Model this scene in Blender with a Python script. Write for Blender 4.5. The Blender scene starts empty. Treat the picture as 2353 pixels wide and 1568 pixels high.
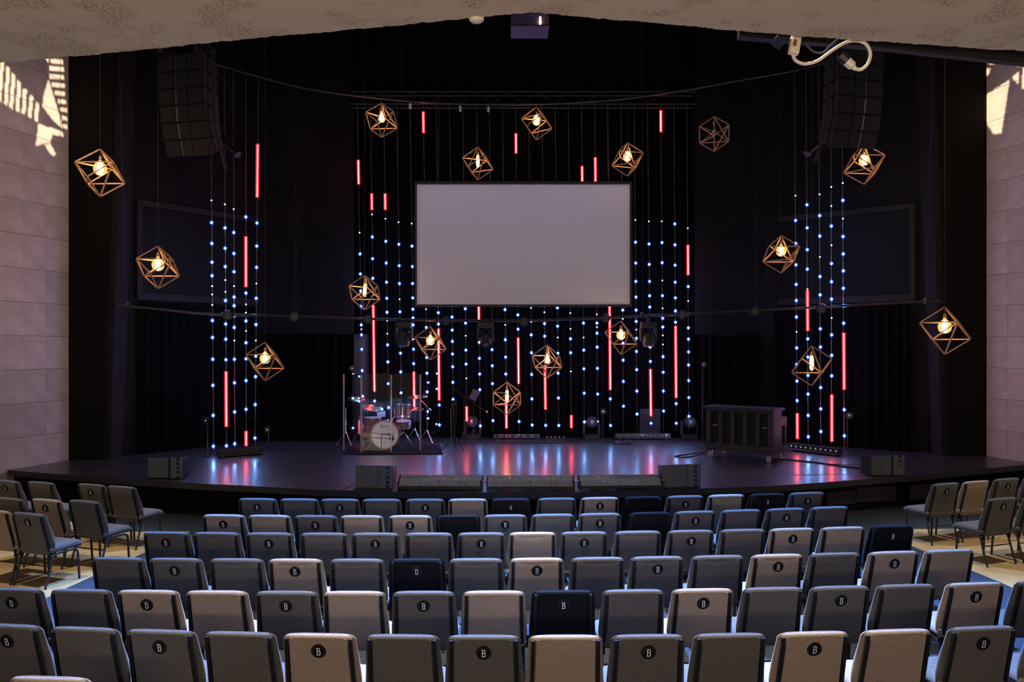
import bpy, bmesh, math, random
import numpy as np
from mathutils import Vector, Matrix, Euler

random.seed(7)
SC = bpy.context.scene
COL = SC.collection

# ------------------------------------------------------------------ camera
F = 1818.0            # focal length in pixels of the 2353 px wide frame
H = 2.8               # eye height above the auditorium floor
HOR = 797.0           # row of the horizon
CX = 1176.5
cam_d = bpy.data.cameras.new('camera')
cam_d.sensor_fit = 'HORIZONTAL'
cam_d.sensor_width = 36.0
cam_d.lens = 36.0 * F / 2353.0
cam_d.shift_y = (HOR - 784.0) / 2353.0
cam_d.clip_start = 0.05
cam = bpy.data.objects.new('camera', cam_d)
cam.location = (0, 0, H)
cam.rotation_euler = (math.radians(90), 0, 0)
COL.objects.link(cam)
SC.camera = cam

# ------------------------------------------------------------------ world, lamps, exposure
SC.view_settings.view_transform = 'Standard'
SC.view_settings.look = 'None'
SC.view_settings.gamma = 1.0
SC.view_settings.use_curve_mapping = False
SC.view_settings.exposure = 0.0

world = bpy.data.worlds.new('world')
SC.world = world
world.use_nodes = True
bg = world.node_tree.nodes['Background']
bg.inputs[0].default_value = (1.0, 0.84, 0.68, 1)
bg.inputs[1].default_value = 0.13

def aim(o, target):
    d = Vector(target) - o.location
    o.rotation_euler = d.to_track_quat('-Z', 'Y').to_euler()

def lamp(name, kind, loc, target, power, color, size=0.3, angle=60, blend=0.5, sy=None):
    l = bpy.data.lights.new(name, kind)
    l.energy = power
    l.color = color
    if kind == 'SPOT':
        l.spot_size = math.radians(angle); l.spot_blend = blend; l.shadow_soft_size = size
    elif kind == 'AREA':
        l.shape = 'RECTANGLE'; l.size = size; l.size_y = sy or size
    else:
        l.shadow_soft_size = size
    o = bpy.data.objects.new(name, l)
    o.location = loc
    aim(o, target)
    COL.objects.link(o)
    return o

# cool stage wash thrown out over the seats from the front lighting bar
lamp('stage_wash', 'SPOT', (-1.2, 9.9, 9.0), (-1.9, 7.6, 0.5), 34000, (0.13, 0.33, 1.0), 0.12, 54, 0.6)
lamp('stage_wash', 'SPOT', (1.6, 9.9, 9.0), (2.3, 7.6, 0.5), 34000, (0.13, 0.33, 1.0), 0.12, 54, 0.6)
lamp('stage_wash', 'SPOT', (-2.6, 11.6, 8.2), (-6.5, 10.0, 0.4), 3600, (0.38, 0.55, 1.0), 0.12, 36, 0.6)
lamp('stage_wash', 'SPOT', (3.0, 11.6, 8.2), (7.0, 10.3, 0.4), 3600, (0.38, 0.55, 1.0), 0.12, 36, 0.6)
# neutral house downlights over the rows and over the two side blocks
lamp('house_light', 'SPOT', (0.0, 5.4, 10.5), (0.1, 5.9, 0), 11500, (1.0, 0.94, 0.90), 0.25, 52, 0.9)
lamp('house_light', 'SPOT', (-6.4, 8.6, 10.0), (-6.6, 9.6, 0), 2600, (1.0, 0.93, 0.85), 0.15, 44, 0.6)
lamp('house_light', 'SPOT', (6.9, 8.6, 10.0), (7.1, 9.9, 0), 2600, (1.0, 0.93, 0.85), 0.15, 44, 0.6)
# warm lamps under the balcony, behind the viewer
lamp('balcony_light', 'AREA', (0.0, -1.6, 3.9), (0, 5.0, 0.4), 34, (1.0, 0.80, 0.58), 7.0, sy=0.6)
# added soft violet fill over the stage boards, no fixture there
lamp('stage_boards_fill', 'AREA', (0.2, 15.6, 8.6), (0.2, 15.6, 0.5), 40, (0.66, 0.58, 1.0), 7.0, sy=0.5)
lamp('drum_key_light', 'SPOT', (-1.0, 5.2, 6.8), (-2.75, 17.3, 0.95), 2600, (1.0, 0.95, 0.9), 0.1, 5.5, 0.6)
# violet wash on the seats from the balcony front
lamp('front_wash', 'SPOT', (-1.5, 4.6, 5.4), (-1.5, 9.6, 0.6), 70, (0.55, 0.55, 1.0), 1.6, 70, 0.9)
lamp('front_wash', 'SPOT', (2.0, 4.6, 5.4), (2.0, 9.6, 0.6), 70, (0.55, 0.55, 1.0), 1.6, 70, 0.9)
# added fill spots without fixtures, brightening the stone side walls
lamp('wall_fill', 'SPOT', (-4.5, 9.5, 7.2), (-9.0, 15.0, 5.2), 420, (1.0, 0.68, 0.52), 0.3, 62, 0.9)
lamp('wall_fill', 'SPOT', (4.9, 9.8, 7.2), (9.9, 15.6, 5.2), 420, (1.0, 0.68, 0.52), 0.3, 62, 0.9)
lamp('wall_fill', 'SPOT', (-3.5, 11.8, 2.6), (-9.0, 15.0, 1.4), 60, (0.80, 0.76, 1.0), 0.3, 60, 0.9)
lamp('wall_fill', 'SPOT', (4.0, 11.8, 2.6), (9.9, 15.6, 1.4), 60, (0.9, 0.8, 0.9), 0.3, 60, 0.9)
# added warm fill behind the viewer, unseen, turned up to brighten the soffit
lamp('soffit_fill', 'AREA', (-2.6, -1.6, 2.4), (-2.0, 2.4, 4.3), 140, (1.0, 0.78, 0.55), 3.0, sy=0.3)
lamp('soffit_fill', 'AREA', (2.6, -1.6, 2.4), (2.0, 2.4, 4.3), 140, (1.0, 0.78, 0.55), 3.0, sy=0.3)

# ------------------------------------------------------------------ materials
def nt(m):
    m.use_nodes = True
    return m.node_tree, m.node_tree.nodes['Principled BSDF']

def mat(name, col, rough=0.6, metal=0.0, spec=0.5, var=0.0, scale=8.0, bump=0.0, bscale=60.0, emit=None, estr=0.0, stretch=None, alpha=1.0, coat=0.0):
    m = bpy.data.materials.new(name)
    t, p = nt(m)
    p.inputs['Base Color'].default_value = (*col, 1)
    p.inputs['Roughness'].default_value = rough
    p.inputs['Metallic'].default_value = metal
    p.inputs['Specular IOR Level'].default_value = spec
    p.inputs['Alpha'].default_value = alpha
    p.inputs['Coat Weight'].default_value = coat
    tc = t.nodes.new('ShaderNodeTexCoord')
    mp = t.nodes.new('ShaderNodeMapping')
    t.links.new(tc.outputs['Object'], mp.inputs[0])
    if stretch: mp.inputs['Scale'].default_value = stretch
    if var > 0:
        n = t.nodes.new('ShaderNodeTexNoise'); n.inputs['Scale'].default_value = scale; n.inputs['Detail'].default_value = 5
        t.links.new(mp.outputs[0], n.inputs['Vector'])
        r = t.nodes.new('ShaderNodeMapRange')
        r.inputs[1].default_value = 0.3; r.inputs[2].default_value = 0.7
        r.inputs[3].default_value = 1 - var; r.inputs[4].default_value = 1 + var
        t.links.new(n.outputs[0], r.inputs[0])
        mx = t.nodes.new('ShaderNodeMix'); mx.data_type = 'RGBA'; mx.blend_type = 'MULTIPLY'
        mx.inputs[0].default_value = 1.0
        mx.inputs[6].default_value = (*col, 1)
        t.links.new(r.outputs[0], mx.inputs[7])
        t.links.new(mx.outputs[2], p.inputs['Base Color'])
    if bump > 0:
        n = t.nodes.new('ShaderNodeTexNoise'); n.inputs['Scale'].default_value = bscale; n.inputs['Detail'].default_value = 3
        t.links.new(mp.outputs[0], n.inputs['Vector'])
        b = t.nodes.new('ShaderNodeBump'); b.inputs['Strength'].default_value = bump; b.inputs['Distance'].default_value = 0.01
        t.links.new(n.outputs[0], b.inputs['Height'])
        t.links.new(b.outputs[0], p.inputs['Normal'])
    if emit:
        p.inputs['Emission Color'].default_value = (*emit, 1)
        p.inputs['Emission Strength'].default_value = estr
    return m

def emission(name, col, s, mix=None):
    m = bpy.data.materials.new(name); m.use_nodes = True
    t = m.node_tree; t.nodes.clear()
    o = t.nodes.new('ShaderNodeOutputMaterial'); e = t.nodes.new('ShaderNodeEmission')
    e.inputs[0].default_value = (*col, 1); e.inputs[1].default_value = s
    if mix is None:
        t.links.new(e.outputs[0], o.inputs[0])
    else:
        tr = t.nodes.new('ShaderNodeBsdfTransparent'); mx = t.nodes.new('ShaderNodeMixShader')
        mx.inputs[0].default_value = mix
        t.links.new(tr.outputs[0], mx.inputs[1]); t.links.new(e.outputs[0], mx.inputs[2]); t.links.new(mx.outputs[0], o.inputs[0])
    return m

def glassy(name, col, mix, rough=0.05, gcol=(1, 1, 1)):
    m = bpy.data.materials.new(name); m.use_nodes = True
    t = m.node_tree; t.nodes.clear()
    o = t.nodes.new('ShaderNodeOutputMaterial')
    tr = t.nodes.new('ShaderNodeBsdfTransparent'); tr.inputs[0].default_value = (*col, 1)
    g = t.nodes.new('ShaderNodeBsdfGlossy'); g.inputs['Roughness'].default_value = rough; g.inputs[0].default_value = (*gcol, 1)
    mx = t.nodes.new('ShaderNodeMixShader'); mx.inputs[0].default_value = mix
    t.links.new(tr.outputs[0], mx.inputs[1]); t.links.new(g.outputs[0], mx.inputs[2]); t.links.new(mx.outputs[0], o.inputs[0])
    return m

def fabric(name, col, sheen=0.25):
    m = bpy.data.materials.new(name)
    t, p = nt(m)
    p.inputs['Roughness'].default_value = 0.92
    p.inputs['Specular IOR Level'].default_value = 0.15
    p.inputs['Sheen Weight'].default_value = sheen
    p.inputs['Sheen Roughness'].default_value = 0.5
    tc = t.nodes.new('ShaderNodeTexCoord')
    mixv = None
    vals = []
    for sc_ in ((420, 420, 40), (40, 40, 420)):          # weft and warp threads
        mp = t.nodes.new('ShaderNodeMapping'); mp.inputs['Scale'].default_value = sc_
        t.links.new(tc.outputs['Object'], mp.inputs[0])
        n = t.nodes.new('ShaderNodeTexNoise'); n.inputs['Scale'].default_value = 1.0; n.inputs['Detail'].default_value = 1
        t.links.new(mp.outputs[0], n.inputs['Vector'])
        vals.append(n.outputs[0])
    a = t.nodes.new('ShaderNodeMath'); a.operation = 'ADD'
    t.links.new(vals[0], a.inputs[0]); t.links.new(vals[1], a.inputs[1])
    r = t.nodes.new('ShaderNodeMapRange'); r.inputs[1].default_value = 0.7; r.inputs[2].default_value = 1.3
    r.inputs[3].default_value = 0.72; r.inputs[4].default_value = 1.28
    t.links.new(a.outputs[0], r.inputs[0])
    mx = t.nodes.new('ShaderNodeMix'); mx.data_type = 'RGBA'; mx.blend_type = 'MULTIPLY'; mx.inputs[0].default_value = 1
    mx.inputs[6].default_value = (*col, 1)
    t.links.new(r.outputs[0], mx.inputs[7]); t.links.new(mx.outputs[2], p.inputs['Base Color'])
    b = t.nodes.new('ShaderNodeBump'); b.inputs['Strength'].default_value = 0.25; b.inputs['Distance'].default_value = 0.002
    t.links.new(a.outputs[0], b.inputs['Height']); t.links.new(b.outputs[0], p.inputs['Normal'])
    return m

def stone_mat():
    m = mat('pale_stone', (0.43, 0.36, 0.325), 0.85, spec=0.2, var=0.14, scale=3.0, bump=0.12, bscale=45)
    t = m.node_tree
    oi = t.nodes.new('ShaderNodeObjectInfo')
    p = t.nodes['Principled BSDF']
    src = p.inputs['Base Color'].links[0].from_socket
    r = t.nodes.new('ShaderNodeMapRange'); r.inputs[3].default_value = 0.9; r.inputs[4].default_value = 1.08
    t.links.new(oi.outputs['Random'], r.inputs[0])
    mx = t.nodes.new('ShaderNodeMix'); mx.data_type = 'RGBA'; mx.blend_type = 'MULTIPLY'; mx.inputs[0].default_value = 1
    t.links.new(src, mx.inputs[6]); t.links.new(r.outputs[0], mx.inputs[7]); t.links.new(mx.outputs[2], p.inputs['Base Color'])
    return m

def plaster_mat():
    m = bpy.data.materials.new('skip_trowel_plaster')
    t, p = nt(m)
    p.inputs['Roughness'].default_value = 0.9; p.inputs['Specular IOR Level'].default_value = 0.1
    tc = t.nodes.new('ShaderNodeTexCoord')
    def noise(scale, det=5, st=(1, 1, 1)):
        mp = t.nodes.new('ShaderNodeMapping'); mp.inputs['Scale'].default_value = st
        t.links.new(tc.outputs['Object'], mp.inputs[0])
        n = t.nodes.new('ShaderNodeTexNoise'); n.inputs['Scale'].default_value = scale; n.inputs['Detail'].default_value = det
        t.links.new(mp.outputs[0], n.inputs['Vector']); return n.outputs[0]
    def ramp(src, a, b, lo=0.0, hi=1.0):
        r = t.nodes.new('ShaderNodeMapRange'); r.inputs[1].default_value = a; r.inputs[2].default_value = b
        r.inputs[3].default_value = lo; r.inputs[4].default_value = hi
        t.links.new(src, r.inputs[0]); return r.outputs[0]
    patch = ramp(noise(5.0, 6), 0.49, 0.60)               # where the trowel skipped
    pores = ramp(noise(140, 4, (0.45, 1, 1)), 0.52, 0.57)
    mul = t.nodes.new('ShaderNodeMath'); mul.operation = 'MULTIPLY'
    t.links.new(patch, mul.inputs[0]); t.links.new(pores, mul.inputs[1])
    mx = t.nodes.new('ShaderNodeMix'); mx.data_type = 'RGBA'
    mx.inputs[6].default_value = (0.54, 0.425, 0.31, 1); mx.inputs[7].default_value = (0.27, 0.19, 0.125, 1)
    sc_ = ramp(mul.outputs[0], 0, 1, 0, 1.0)
    t.links.new(sc_, mx.inputs[0]); t.links.new(mx.outputs[2], p.inputs['Base Color'])
    b = t.nodes.new('ShaderNodeBump'); b.inputs['Strength'].default_value = 0.5; b.inputs['Distance'].default_value = 0.004; b.invert = True
    t.links.new(mul.outputs[0], b.inputs['Height']); t.links.new(b.outputs[0], p.inputs['Normal'])
    return m

def stage_mat():
    m = bpy.data.materials.new('painted_stage_boards')
    t, p = nt(m)
    p.inputs['Specular IOR Level'].default_value = 0.9
    tc = t.nodes.new('ShaderNodeTexCoord')
    n = t.nodes.new('ShaderNodeTexNoise'); n.inputs['Scale'].default_value = 1.6; n.inputs['Detail'].default_value = 6
    t.links.new(tc.outputs['Object'], n.inputs['Vector'])
    mp = t.nodes.new('ShaderNodeMapping'); mp.inputs['Scale'].default_value = (3.0, 60.0, 1)
    t.links.new(tc.outputs['Object'], mp.inputs[0])
    n2 = t.nodes.new('ShaderNodeTexNoise'); n2.inputs['Scale'].default_value = 1.0; n2.inputs['Detail'].default_value = 4
    t.links.new(mp.outputs[0], n2.inputs['Vector'])
    r = t.nodes.new('ShaderNodeMapRange'); r.inputs[1].default_value = 0.3; r.inputs[2].default_value = 0.7
    r.inputs[3].default_value = 0.18; r.inputs[4].default_value = 0.25
    t.links.new(n.outputs[0], r.inputs[0]); p.inputs['Roughness'].default_value = 0.46; p.inputs['Coat Weight'].default_value = 0.6
    t.links.new(r.outputs[0], p.inputs['Coat Roughness'])
    br = t.nodes.new('ShaderNodeTexBrick'); br.inputs['Scale'].default_value = 1.0
    br.inputs['Brick Width'].default_value = 2.44; br.inputs['Row Height'].default_value = 1.22; br.inputs['Mortar Size'].default_value = 0.006
    br.inputs['Color1'].default_value = (0.030, 0.027, 0.031, 1); br.inputs['Color2'].default_value = (0.037, 0.033, 0.038, 1); br.inputs['Mortar'].default_value = (0.01, 0.01, 0.011, 1)
    t.links.new(tc.outputs['Object'], br.inputs['Vector'])
    t.links.new(br.outputs['Color'], p.inputs['Base Color'])
    b = t.nodes.new('ShaderNodeBump'); b.inputs['Strength'].default_value = 0.05; b.inputs['Distance'].default_value = 0.002
    t.links.new(n2.outputs[0], b.inputs['Height']); t.links.new(b.outputs[0], p.inputs['Normal'])
    return m

M = {}
M['stone'] = stone_mat()
M['plaster'] = plaster_mat()
M['stage'] = stage_mat()
M['stage_lip'] = mat('black_edge_trim', (0.035, 0.035, 0.038), 0.45)
M['matte_black'] = mat('flat_black_paint', (0.0046, 0.0039, 0.0034), 0.8, spec=0.15, var=0.2, scale=2)
M['dark_wall'] = mat('dark_grey_wall', (0.0072, 0.0062, 0.0054), 0.85, spec=0.12, var=0.25, scale=1.2)
M['trim_dark'] = mat('dark_brown_trim', (0.013, 0.010, 0.010), 0.7, spec=0.2)
M['curtain'] = mat('black_velour', (0.0024, 0.0022, 0.0026), 0.95, spec=0.05)
M['black'] = mat('black_plastic', (0.006, 0.006, 0.0072), 0.5, var=0.1)
M['black_metal'] = mat('black_powder_coat', (0.012, 0.012, 0.014), 0.55, spec=0.5)
M['grille'] = mat('speaker_grille', (0.100, 0.110, 0.130), 0.55, metal=0.2, bump=0.3, bscale=400)
M['cab'] = mat('speaker_cabinet', (0.090, 0.100, 0.122), 0.42, bump=0.1, bscale=300)
M['array'] = mat('array_cabinet', (0.007, 0.008, 0.010), 0.5)
M['array_horn'] = mat('array_horn', (0.016, 0.018, 0.024), 0.35)
M['carpet'] = mat('grey_carpet', (0.030, 0.036, 0.042), 0.95, spec=0.05, var=0.22, scale=40, bump=0.4, bscale=300)
M['concrete'] = mat('tan_stained_concrete', (0.38, 0.245, 0.10), 0.38, spec=0.4, var=0.28, scale=1.6, bump=0.03, bscale=12)
M['wood'] = mat('pendant_wood', (0.50, 0.27, 0.12), 0.5, var=0.15, scale=20)
M['brass'] = mat('brass_socket', (0.55, 0.38, 0.18), 0.3, metal=0.9)
M['cord'] = mat('dark_cord', (0.02, 0.018, 0.018), 0.6)
M['chrome'] = mat('chrome', (0.75, 0.76, 0.8), 0.18, metal=1.0)
M['steel'] = mat('brushed_steel', (0.45, 0.46, 0.5), 0.35, metal=0.9)
M['grey_pipe'] = mat('grey_pipe', (0.06, 0.052, 0.055), 0.35, metal=0.6)
M['drum_wood'] = mat('mahogany_lacquer', (0.20, 0.05, 0.024), 0.22, var=0.3, scale=5, stretch=(1, 1, 8), coat=0.5)
M['drum_head'] = mat('aged_drumhead', (0.62, 0.59, 0.54), 0.6, var=0.16, scale=9)
M['drum_hoop'] = mat('bass_hoop', (0.32, 0.16, 0.09), 0.3)
M['cymbal'] = mat('bronze_cymbal', (0.72, 0.48, 0.26), 0.25, metal=1.0)
M['acrylic'] = glassy('clear_acrylic', (0.92, 0.91, 0.95), 0.035, 0.04)
M['acrylic_edge'] = mat('acrylic_edge', (0.50, 0.42, 0.58), 0.25, spec=0.8, alpha=0.75)
M['clear_cover'] = mat('clear_batten_cover', (0.27, 0.31, 0.33), 0.08, spec=0.9, var=0.45, scale=14, stretch=(1, 6, 6))
M['lens_glass'] = mat('lens_glass', (0.30, 0.31, 0.33), 0.08, spec=0.9, metal=0.4)
M['lens_dark'] = mat('dark_lens', (0.02, 0.022, 0.028), 0.08, spec=0.9)
M['lens_white'] = mat('white_led_lens', (0.75, 0.74, 0.70), 0.2, emit=(1, 0.97, 0.9), estr=0.08)
M['white_plastic'] = mat('cream_plastic', (0.62, 0.55, 0.46), 0.45)
M['paper'] = mat('paper', (0.55, 0.56, 0.6), 0.8)
M['rug'] = mat('charcoal_rug', (0.030, 0.030, 0.034), 0.95, spec=0.05, var=0.2, scale=60)
M['organ'] = mat('black_painted_wood', (0.030, 0.030, 0.036), 0.5, var=0.15, scale=12)
M['organ_panel'] = mat('black_cloth_panel', (0.012, 0.012, 0.014), 0.9)
M['tyre'] = mat('grey_rubber', (0.36, 0.40, 0.44), 0.5)
M['screen'] = mat('projection_fabric', (0.86, 0.84, 0.87), 0.85, spec=0.1, var=0.03, scale=0.5)
M['badge'] = mat('badge_black', (0.004, 0.004, 0.0045), 0.75, spec=0.1)
M['badge_ring'] = mat('badge_ring', (0.055, 0.052, 0.05), 0.5)
M['badge_white'] = mat('badge_white', (0.62, 0.60, 0.58), 0.6)
M['tape'] = mat('led_tape', (0.16, 0.13, 0.115), 0.4, var=0.6, scale=30)
M['yellow'] = mat('yellow_cable', (0.42, 0.40, 0.05), 0.5)
M['red_label'] = mat('red_label', (0.22, 0.05, 0.04), 0.5)
M['gaffer'] = mat('gaffer_tape', (0.13, 0.12, 0.12), 0.6)
M['purple'] = mat('violet_lit_housing', (0.10, 0.06, 0.16), 0.5)  # violet light falling on the box put into its base colour
M['bulb'] = emission('lit_filament_bulb', (1.0, 0.55, 0.20), 90.0)
M['bulb_glass'] = emission('lit_amber_glass', (1.0, 0.46, 0.13), 2.4, 0.40)
M['bulb_off'] = glassy('clear_bulb', (0.55, 0.5, 0.48), 0.3, 0.05)
M['led_core'] = emission('led_core', (0.16, 0.40, 1.0), 230.0)
M['led_halo'] = emission('led_halo', (0.02, 0.16, 1.0), 1.0, 0.26)  # glow around each point, put in as an oversized emissive shell
M['led_small'] = emission('led_dim_core', (0.78, 0.78, 1.0), 8.0)
M['red_core'] = emission('red_led_core', (1.0, 0.09, 0.11), 85.0)
M['red_halo'] = emission('red_led_halo', (1.0, 0.012, 0.025), 2.2, 0.35)  # red glow around the beads, put in as an emissive tube
for k_ in ('led_halo', 'red_halo', 'bulb_glass', 'lens_white'): M[k_].cycles.emission_sampling = 'NONE'
M['pane'] = mat('dark_glass_pane', (0.0035, 0.0032, 0.0032), 0.62, spec=0.12)
M['upright'] = mat('black_back_tube', (0.005, 0.005, 0.0055), 0.7, spec=0.2)
M['fab_g'] = fabric('charcoal_grey_fabric', (0.074, 0.066, 0.058), 0.12)
M['fab_b'] = fabric('beige_fabric', (0.225, 0.168, 0.120), 0.15)
M['fab_k'] = fabric('black_fabric', (0.003, 0.003, 0.004), 0.015)
M['fab_m'] = fabric('dark_brown_fabric', (0.010, 0.006, 0.0065), 0.03)

# ------------------------------------------------------------------ mesh helpers
class B:
    """collects geometry; build() links it as ONE mesh object"""
    def __init__(s):
        s.v = []; s.f = []; s.mi = []; s.m = 0
    def add(s, vs, fs):
        o = len(s.v); s.v.extend([tuple(v) for v in vs])
        for f in fs:
            s.f.append(tuple(i + o for i in f)); s.mi.append(s.m)
        return s
    def box(s, c, d, rot=None):
        R = rot if rot is not None else Matrix.Identity(3)
        vs = []
        for z in (-.5, .5):
            for x, y in ((-.5, -.5), (.5, -.5), (.5, .5), (-.5, .5)):
                vs.append(Vector(c) + R @ Vector((x * d[0], y * d[1], z * d[2])))
        return s.add(vs, [(3, 2, 1, 0), (4, 5, 6, 7), (0, 1, 5, 4), (1, 2, 6, 5), (2, 3, 7, 6), (3, 0, 4, 7)])
    def frame(s, t):
        t = t.normalized(); a = Vector((0, 0, 1)) if abs(t.z) < 0.9 else Vector((1, 0, 0))
        x = t.cross(a).normalized(); return x, x.cross(t).normalized()
    def tube(s, path, r, n=8, cap=True, flat=1.0):
        path = [Vector(p) for p in path]
        rs = r if isinstance(r, (list, tuple)) else [r] * len(path)
        vs = []; fs = []
        x = None
        for i, p in enumerate(path):
            t = (path[min(i + 1, len(path) - 1)] - path[max(i - 1, 0)])
            if t.length < 1e-9: t = Vector((0, 0, 1))
            t.normalize()
            if x is None: x, y = s.frame(t)
            else:
                x = (x - t * x.dot(t))
                if x.length < 1e-6: x, y = s.frame(t)
                x.normalize(); y = x.cross(t).normalized()
            for k in range(n):
                a = 2 * math.pi * k / n
                vs.append(p + x * (math.cos(a) * rs[i]) + y * (math.sin(a) * rs[i] * flat))
        for i in range(len(path) - 1):
            for k in range(n):
                k2 = (k + 1) % n
                fs.append((i * n + k, i * n + k2, (i + 1) * n + k2, (i + 1) * n + k))
        if cap:
            fs.append(tuple(range(n - 1, -1, -1))); fs.append(tuple(range((len(path) - 1) * n, len(path) * n)))
        return s.add(vs, fs)
    def bar(s, a, b, w, h=None):
        """square section bar between two points"""
        a = Vector(a); b = Vector(b); h = h or w
        x, y = s.frame(b - a)
        vs = []
        for p in (a, b):
            for i, j in ((-.5, -.5), (.5, -.5), (.5, .5), (-.5, .5)): vs.append(p + x * i * w + y * j * h)
        return s.add(vs, [(3, 2, 1, 0), (4, 5, 6, 7), (0, 1, 5, 4), (1, 2, 6, 5), (2, 3, 7, 6), (3, 0, 4, 7)])
    def lathe(s, prof, n=20, mtx=None, cap=True):
        mtx = mtx or Matrix.Identity(4)
        vs = []; fs = []
        for r, z in prof:
            for k in range(n):
                a = 2 * math.pi * k / n
                vs.append(mtx @ Vector((r * math.cos(a), r * math.sin(a), z)))
        for i in range(len(prof) - 1):
            for k in range(n):
                k2 = (k + 1) % n
                fs.append((i * n + k, i * n + k2, (i + 1) * n + k2, (i + 1) * n + k))
        if cap:
            fs.append(tuple(range(n - 1, -1, -1))); fs.append(tuple(range((len(prof) - 1) * n, len(prof) * n)))
        return s.add(vs, fs)
    def ball(s, c, r, n=8, k=5):
        return s.lathe([(max(r * math.sin(math.pi * i / k), 1e-4), -r * math.cos(math.pi * i / k)) for i in range(k + 1)], n, Matrix.Translation(Vector(c)))
    def prism(s, pts, z0, z1):
        n = len(pts)
        vs = [(p[0], p[1], z0) for p in pts] + [(p[0], p[1], z1) for p in pts]
        fs = [tuple(range(n - 1, -1, -1)), tuple(range(n, 2 * n))]
        for i in range(n):
            j = (i + 1) % n; fs.append((i, j, n + j, n + i))
        return s.add(vs, fs)
    def extrude(s, prof, x0, x1, mtx=None):
        """closed (y,z) profile extruded along x"""
        n = len(prof); mtx = mtx or Matrix.Identity(4)
        vs = [mtx @ Vector((x0, p[0], p[1])) for p in prof] + [mtx @ Vector((x1, p[0], p[1])) for p in prof]
        fs = [tuple(range(n)), tuple(range(2 * n - 1, n - 1, -1))]
        for i in range(n):
            j = (i + 1) % n; fs.append((j, i, n + i, n + j))
        return s.add(vs, fs)
    def mesh(s, name, mats, smooth=False, bevel=0.0):
        me = bpy.data.meshes.new(name)
        me.from_pydata(s.v, [], s.f)
        mats = mats if isinstance(mats, (list, tuple)) else [mats]
        for m in mats: me.materials.append(M[m] if isinstance(m, str) else m)
        bm = bmesh.new(); bm.from_mesh(me)
        if len(mats) > 1:
            for f, k in zip(bm.faces, s.mi): f.material_index = k
        if bevel > 0:
            bmesh.ops.bevel(bm, geom=[e for e in bm.edges if len(e.link_faces) == 2 and e.calc_face_angle(0) > 0.6], offset=bevel, segments=2, affect='EDGES', profile=0.5)
        bmesh.ops.recalc_face_normals(bm, faces=bm.faces)
        bm.to_mesh(me); bm.free()
        if smooth:
            for p in me.polygons: p.use_smooth = True
            if smooth != 'all':
                try: me.set_sharp_from_angle(angle=math.radians(38))
                except Exception: pass
        return me
    def build(s, name, mats, parent=None, smooth=False, bevel=0.0, off=None):
        if off is not None:
            o_ = Vector(off); s.v = [(v[0] - o_.x, v[1] - o_.y, v[2] - o_.z) for v in s.v]
        return link(name, s.mesh(name, mats, smooth, bevel), parent)

def link(name, me, parent=None, loc=None, rot=None):
    o = bpy.data.objects.new(name, me)
    COL.objects.link(o)
    if parent is not None: o.parent = parent
    if loc is not None: o.location = loc
    if rot is not None: o.rotation_euler = rot
    return o

def tag(o, label, cat, group=None):
    o['label'] = label; o['category'] = cat
    if group: o['group'] = group
    return o

def thing(name, label, cat, loc=(0, 0, 0), rotz=0.0, group=None):
    o = bpy.data.objects.new(name, None)
    o.empty_display_size = 0.1
    COL.objects.link(o)
    o.location = loc; o.rotation_euler = (0, 0, rotz)
    return tag(o, label, cat, group)

def struct(o):
    o['kind'] = 'structure'; return o

def dup(o, parent=None):
    c = o.copy(); COL.objects.link(c); c.parent = parent
    for ch in list(o.children): dup(ch, c)
    return c

def W(px, py, d):                      # a point of the place seen along a pixel, at depth d
    return Vector(((px - CX) / F * d, d, H - (py - HOR) / F * d))
STZ = 0.55
def onstage(px, py):                   # a point of the stage boards
    d = (H - STZ) * F / (py - HOR); return Vector(((px - CX) / F * d, d, STZ))
def onfloor(px, py):
    d = H * F / (py - HOR); return Vector(((px - CX) / F * d, d, 0.0))
def ordi(n): return '%d%s' % (n, 'th' if 10 <= n % 100 <= 20 else {1: 'st', 2: 'nd', 3: 'rd'}.get(n % 10, 'th'))

def text_mesh(s, size, depth=0.002):
    c = bpy.data.curves.new('t', 'FONT'); c.body = s; c.size = size; c.align_x = 'CENTER'; c.align_y = 'CENTER'; c.extrude = depth; c.resolution_u = 3
    o = bpy.data.objects.new('t', c); COL.objects.link(o)
    dg = bpy.context.evaluated_depsgraph_get()
    me = bpy.data.meshes.new_from_object(o.evaluated_get(dg))
    bpy.data.objects.remove(o); bpy.data.curves.remove(c)
    return me
# ================================================================== THE SETTING
def smooth_path(pts, k=8):
    out = []
    n = len(pts)
    for i in range(n - 1):
        p0, p1, p2, p3 = (Vector(pts[max(i - 1, 0)]), Vector(pts[i]), Vector(pts[i + 1]), Vector(pts[min(i + 2, n - 1)]))
        for j in range(k):
            t = j / k
            out.append(0.5 * ((2 * p1) + (p2 - p0) * t + (2 * p0 - 5 * p1 + 4 * p2 - p3) * t * t + (3 * p1 - p0 - 3 * p2 + p3) * t ** 3))
    out.append(Vector(pts[-1]))
    return out

# ---- auditorium floor: stained concrete with a carpet laid on the centre block and along the stage
b = B(); b.prism([(-14, -4), (14, -4), (14, 20), (-14, 20)], -0.12, -0.004)
struct(b.build('floor', 'concrete'))
b = B(); b.prism([(-5.95, -3.5), (6.55, -3.5), (5.80, 9.4), (5.50, 12.15), (12.5, 12.25), (12.5, 17.5), (-12.5, 17.5), (-12.5, 12.0), (-4.86, 12.0), (-5.16, 9.2)], -0.0035, 0.0)
struct(b.build('floor_carpet', 'carpet'))

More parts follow.
